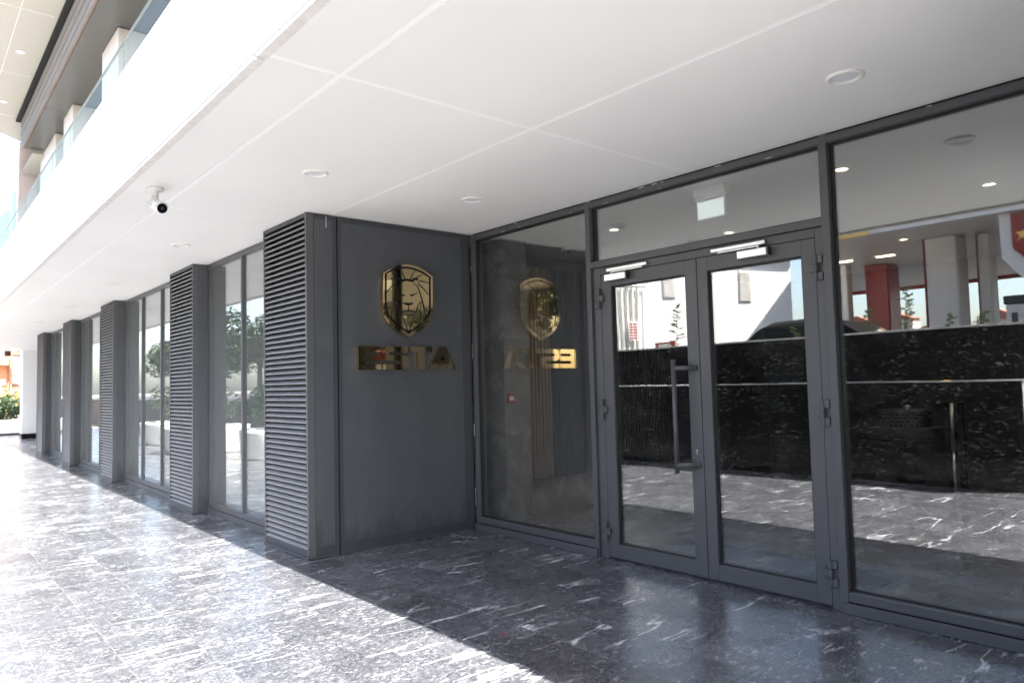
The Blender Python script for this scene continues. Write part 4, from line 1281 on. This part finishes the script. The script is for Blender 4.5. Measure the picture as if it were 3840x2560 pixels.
# trees and planters mirrored in the facade windows
def tree(name, loc, h, r, mat, label, seed, n=4200):
    random.seed(seed)
    t = thing(name, loc, label, 'tree', 'trees along the street')
    bm = bmesh.new()
    L0 = Vector(loc)
    bcyl(bm, L0, L0 + Vector((0.05, 0, h * .45)), 0.11, 0.07, 10)
    lf = bmesh.new()
    for k in range(9):
        a = k * 2.4
        e = L0 + Vector((math.cos(a) * r * .6, math.sin(a) * r * .6, h * random.uniform(.5, .85)))
        bcyl(bm, L0 + Vector((.04, 0, h * .38)), e, 0.05, 0.012, 7)
        leaf_cloud(lf, e, r * random.uniform(.42, .62), n // 9, 0.085, (1, 1, .85), 0.2)
    bm_to('trunk', bm, 'bark', t)
    bm_to('crown', lf, mat, t)
tl = ['broad dark tree mirrored in the two-pane window', 'tall green tree mirrored behind the round planter', 'low bushy tree mirrored in the three-pane window', 'dark tree mirrored farther along the street',
      'green tree mirrored at the far end of the facade', 'spreading tree beyond the planters along the street']
for k, (xx, yy, hh, rr_) in enumerate([(-12.4, -6.6, 4.0, 1.3), (-17.2, -5.8, 3.9, 1.5), (-21.0, -5.2, 3.2, 1.4), (-25, -5.8, 3.6, 1.6)]):
    tree('street_tree', (xx, yy, 0.0 if yy > -4.6 else 1.17), hh - (0 if yy > -4.6 else 0.9), rr_, 'leafd' if k % 2 == 0 else 'leaf', tl[k], 50 + k)
for k, (xx, yy, hh, rr_, lab) in enumerate([(10.5, -7.5, 4.6, 1.9, 'broad tree right of the entrance, mirrored only in the gold letters'), (15.5, -9.5, 5.0, 2.2, 'tall tree right of the entrance beyond the first'), (20.5, -12.5, 5.2, 2.3, 'tree at the right end of the street near the apartment block'), (13.0, -14.0, 5.0, 2.2, 'tree across the street right of the fuel station')]):
    tree('street_tree', (xx, yy, 1.17), hh, rr_, 'leaf' if k % 2 else 'leafd', lab, 80 + k, 3600)
t = thing('apartment_block', (30, -17, 1.18), 'pinkish and cream apartment block at the right end of the street', 'building')
B('wall', t, 26, 34, -24, -10, 1.18, 4.2, 'pink', 0.05)
B('upper_wall', t, 26.2, 34, -24, -10.2, 4.21, 12, 'stonew', 0.05)
for i in range(4):
    for z_ in (2.6, 5.2, 8.4):
        w_ = B('window', t, 25.93, 26.02, -22.5 + i * 3.2, -21.0 + i * 3.2, z_, z_ + 1.5, 'dark')
t = thing('red_kiosk', (13, -4.0, 0), 'red and white kiosk right of the marble wall, mirrored in the gold letters', 'kiosk')
B('body', t, 12.2, 13.8, -4.4, -3.2, 0.0, 2.2, 'white', 0.03)
B('red_awning', t, 12.0, 14.0, -4.45, -2.7, 2.21, 2.5, 'red', 0.03)
random.seed(5)
for k, (xx, yy, rr_, lab) in enumerate([(-9.6, -3.2, 0.75, 'round white planter mirrored in the two-pane window'), (-12.6, -2.7, 1.0, 'wide round white planter mirrored in the three-pane window'), (-16.5, -3.1, 1.0, 'round white planter mirrored farther along the facade')]):
    t = thing('round_planter', (xx, yy, 0), lab, 'planter', 'round white planters')
    bm = bmesh.new(); blathe(bm, xx, yy, [(rr_ * .92, 0.0), (rr_ * .95, 0.05), (rr_, 0.55), (rr_, 0.62), (rr_ * .93, 0.62), (rr_ * .92, 0.55)], 40)
    bm_to('bowl', bm, 'fascia', t, True)
    shrub('planter_shrub', (xx, yy, 0.50), rr_ * .8, 1.1, 'leaf' if k else 'leafd', 'leafy shrub growing in the ' + lab.replace('mirrored', 'seen'), 'planter shrubs', 1500, 0.06)
# far hillside with houses
bm = bmesh.new()
random.seed(3)
hp = [(-120, 1.0)] + [(-120 + i * 12, 4.0 + 3.2 * math.sin(i * .5) + random.uniform(-.6, .6) + 3) for i in range(20)] + [(120, 1.0)]
bprism(bm, [(a, b_) for a, b_ in hp], 1, -140, -120)
struct(bm_to('hillside', bm, 'hill'))
for k in range(22):
    xx = -95 + k * 5.6 + random.uniform(-1, 1); zz = random.uniform(4.5, 8.5); w = random.uniform(2.2, 3.6); hh = random.uniform(2.2, 3.4)
    t = thing('hillside_house', (xx, -118.5, zz - 2), 'small terracotta-roofed house on the far hillside mirrored in the glass', 'house', 'houses on the far hillside')
    B('wall', t, xx - w, xx + w, -121, -118, zz - 4, zz + hh - 1, 'house')
    bm = bmesh.new(); bprism(bm, [(xx - w - .3, zz + hh - 1), (xx + w + .3, zz + hh - 1), (xx, zz + hh + .6)], 1, -121.2, -117.8); bm_to('roof', bm, 'roof', t)

# litter on the floor
t = thing('red_scrap', (2.62, 0.02, 0.001), 'tiny red scrap lying on the marble in the shade', 'litter')
B('scrap', t, 2.60, 2.612, 0.02, 0.05, 0.001, 0.004, 'red')
print('objects', len(bpy.data.objects), 'tris', sum(len(o.data.polygons) for o in bpy.data.objects if o.type == 'MESH'))
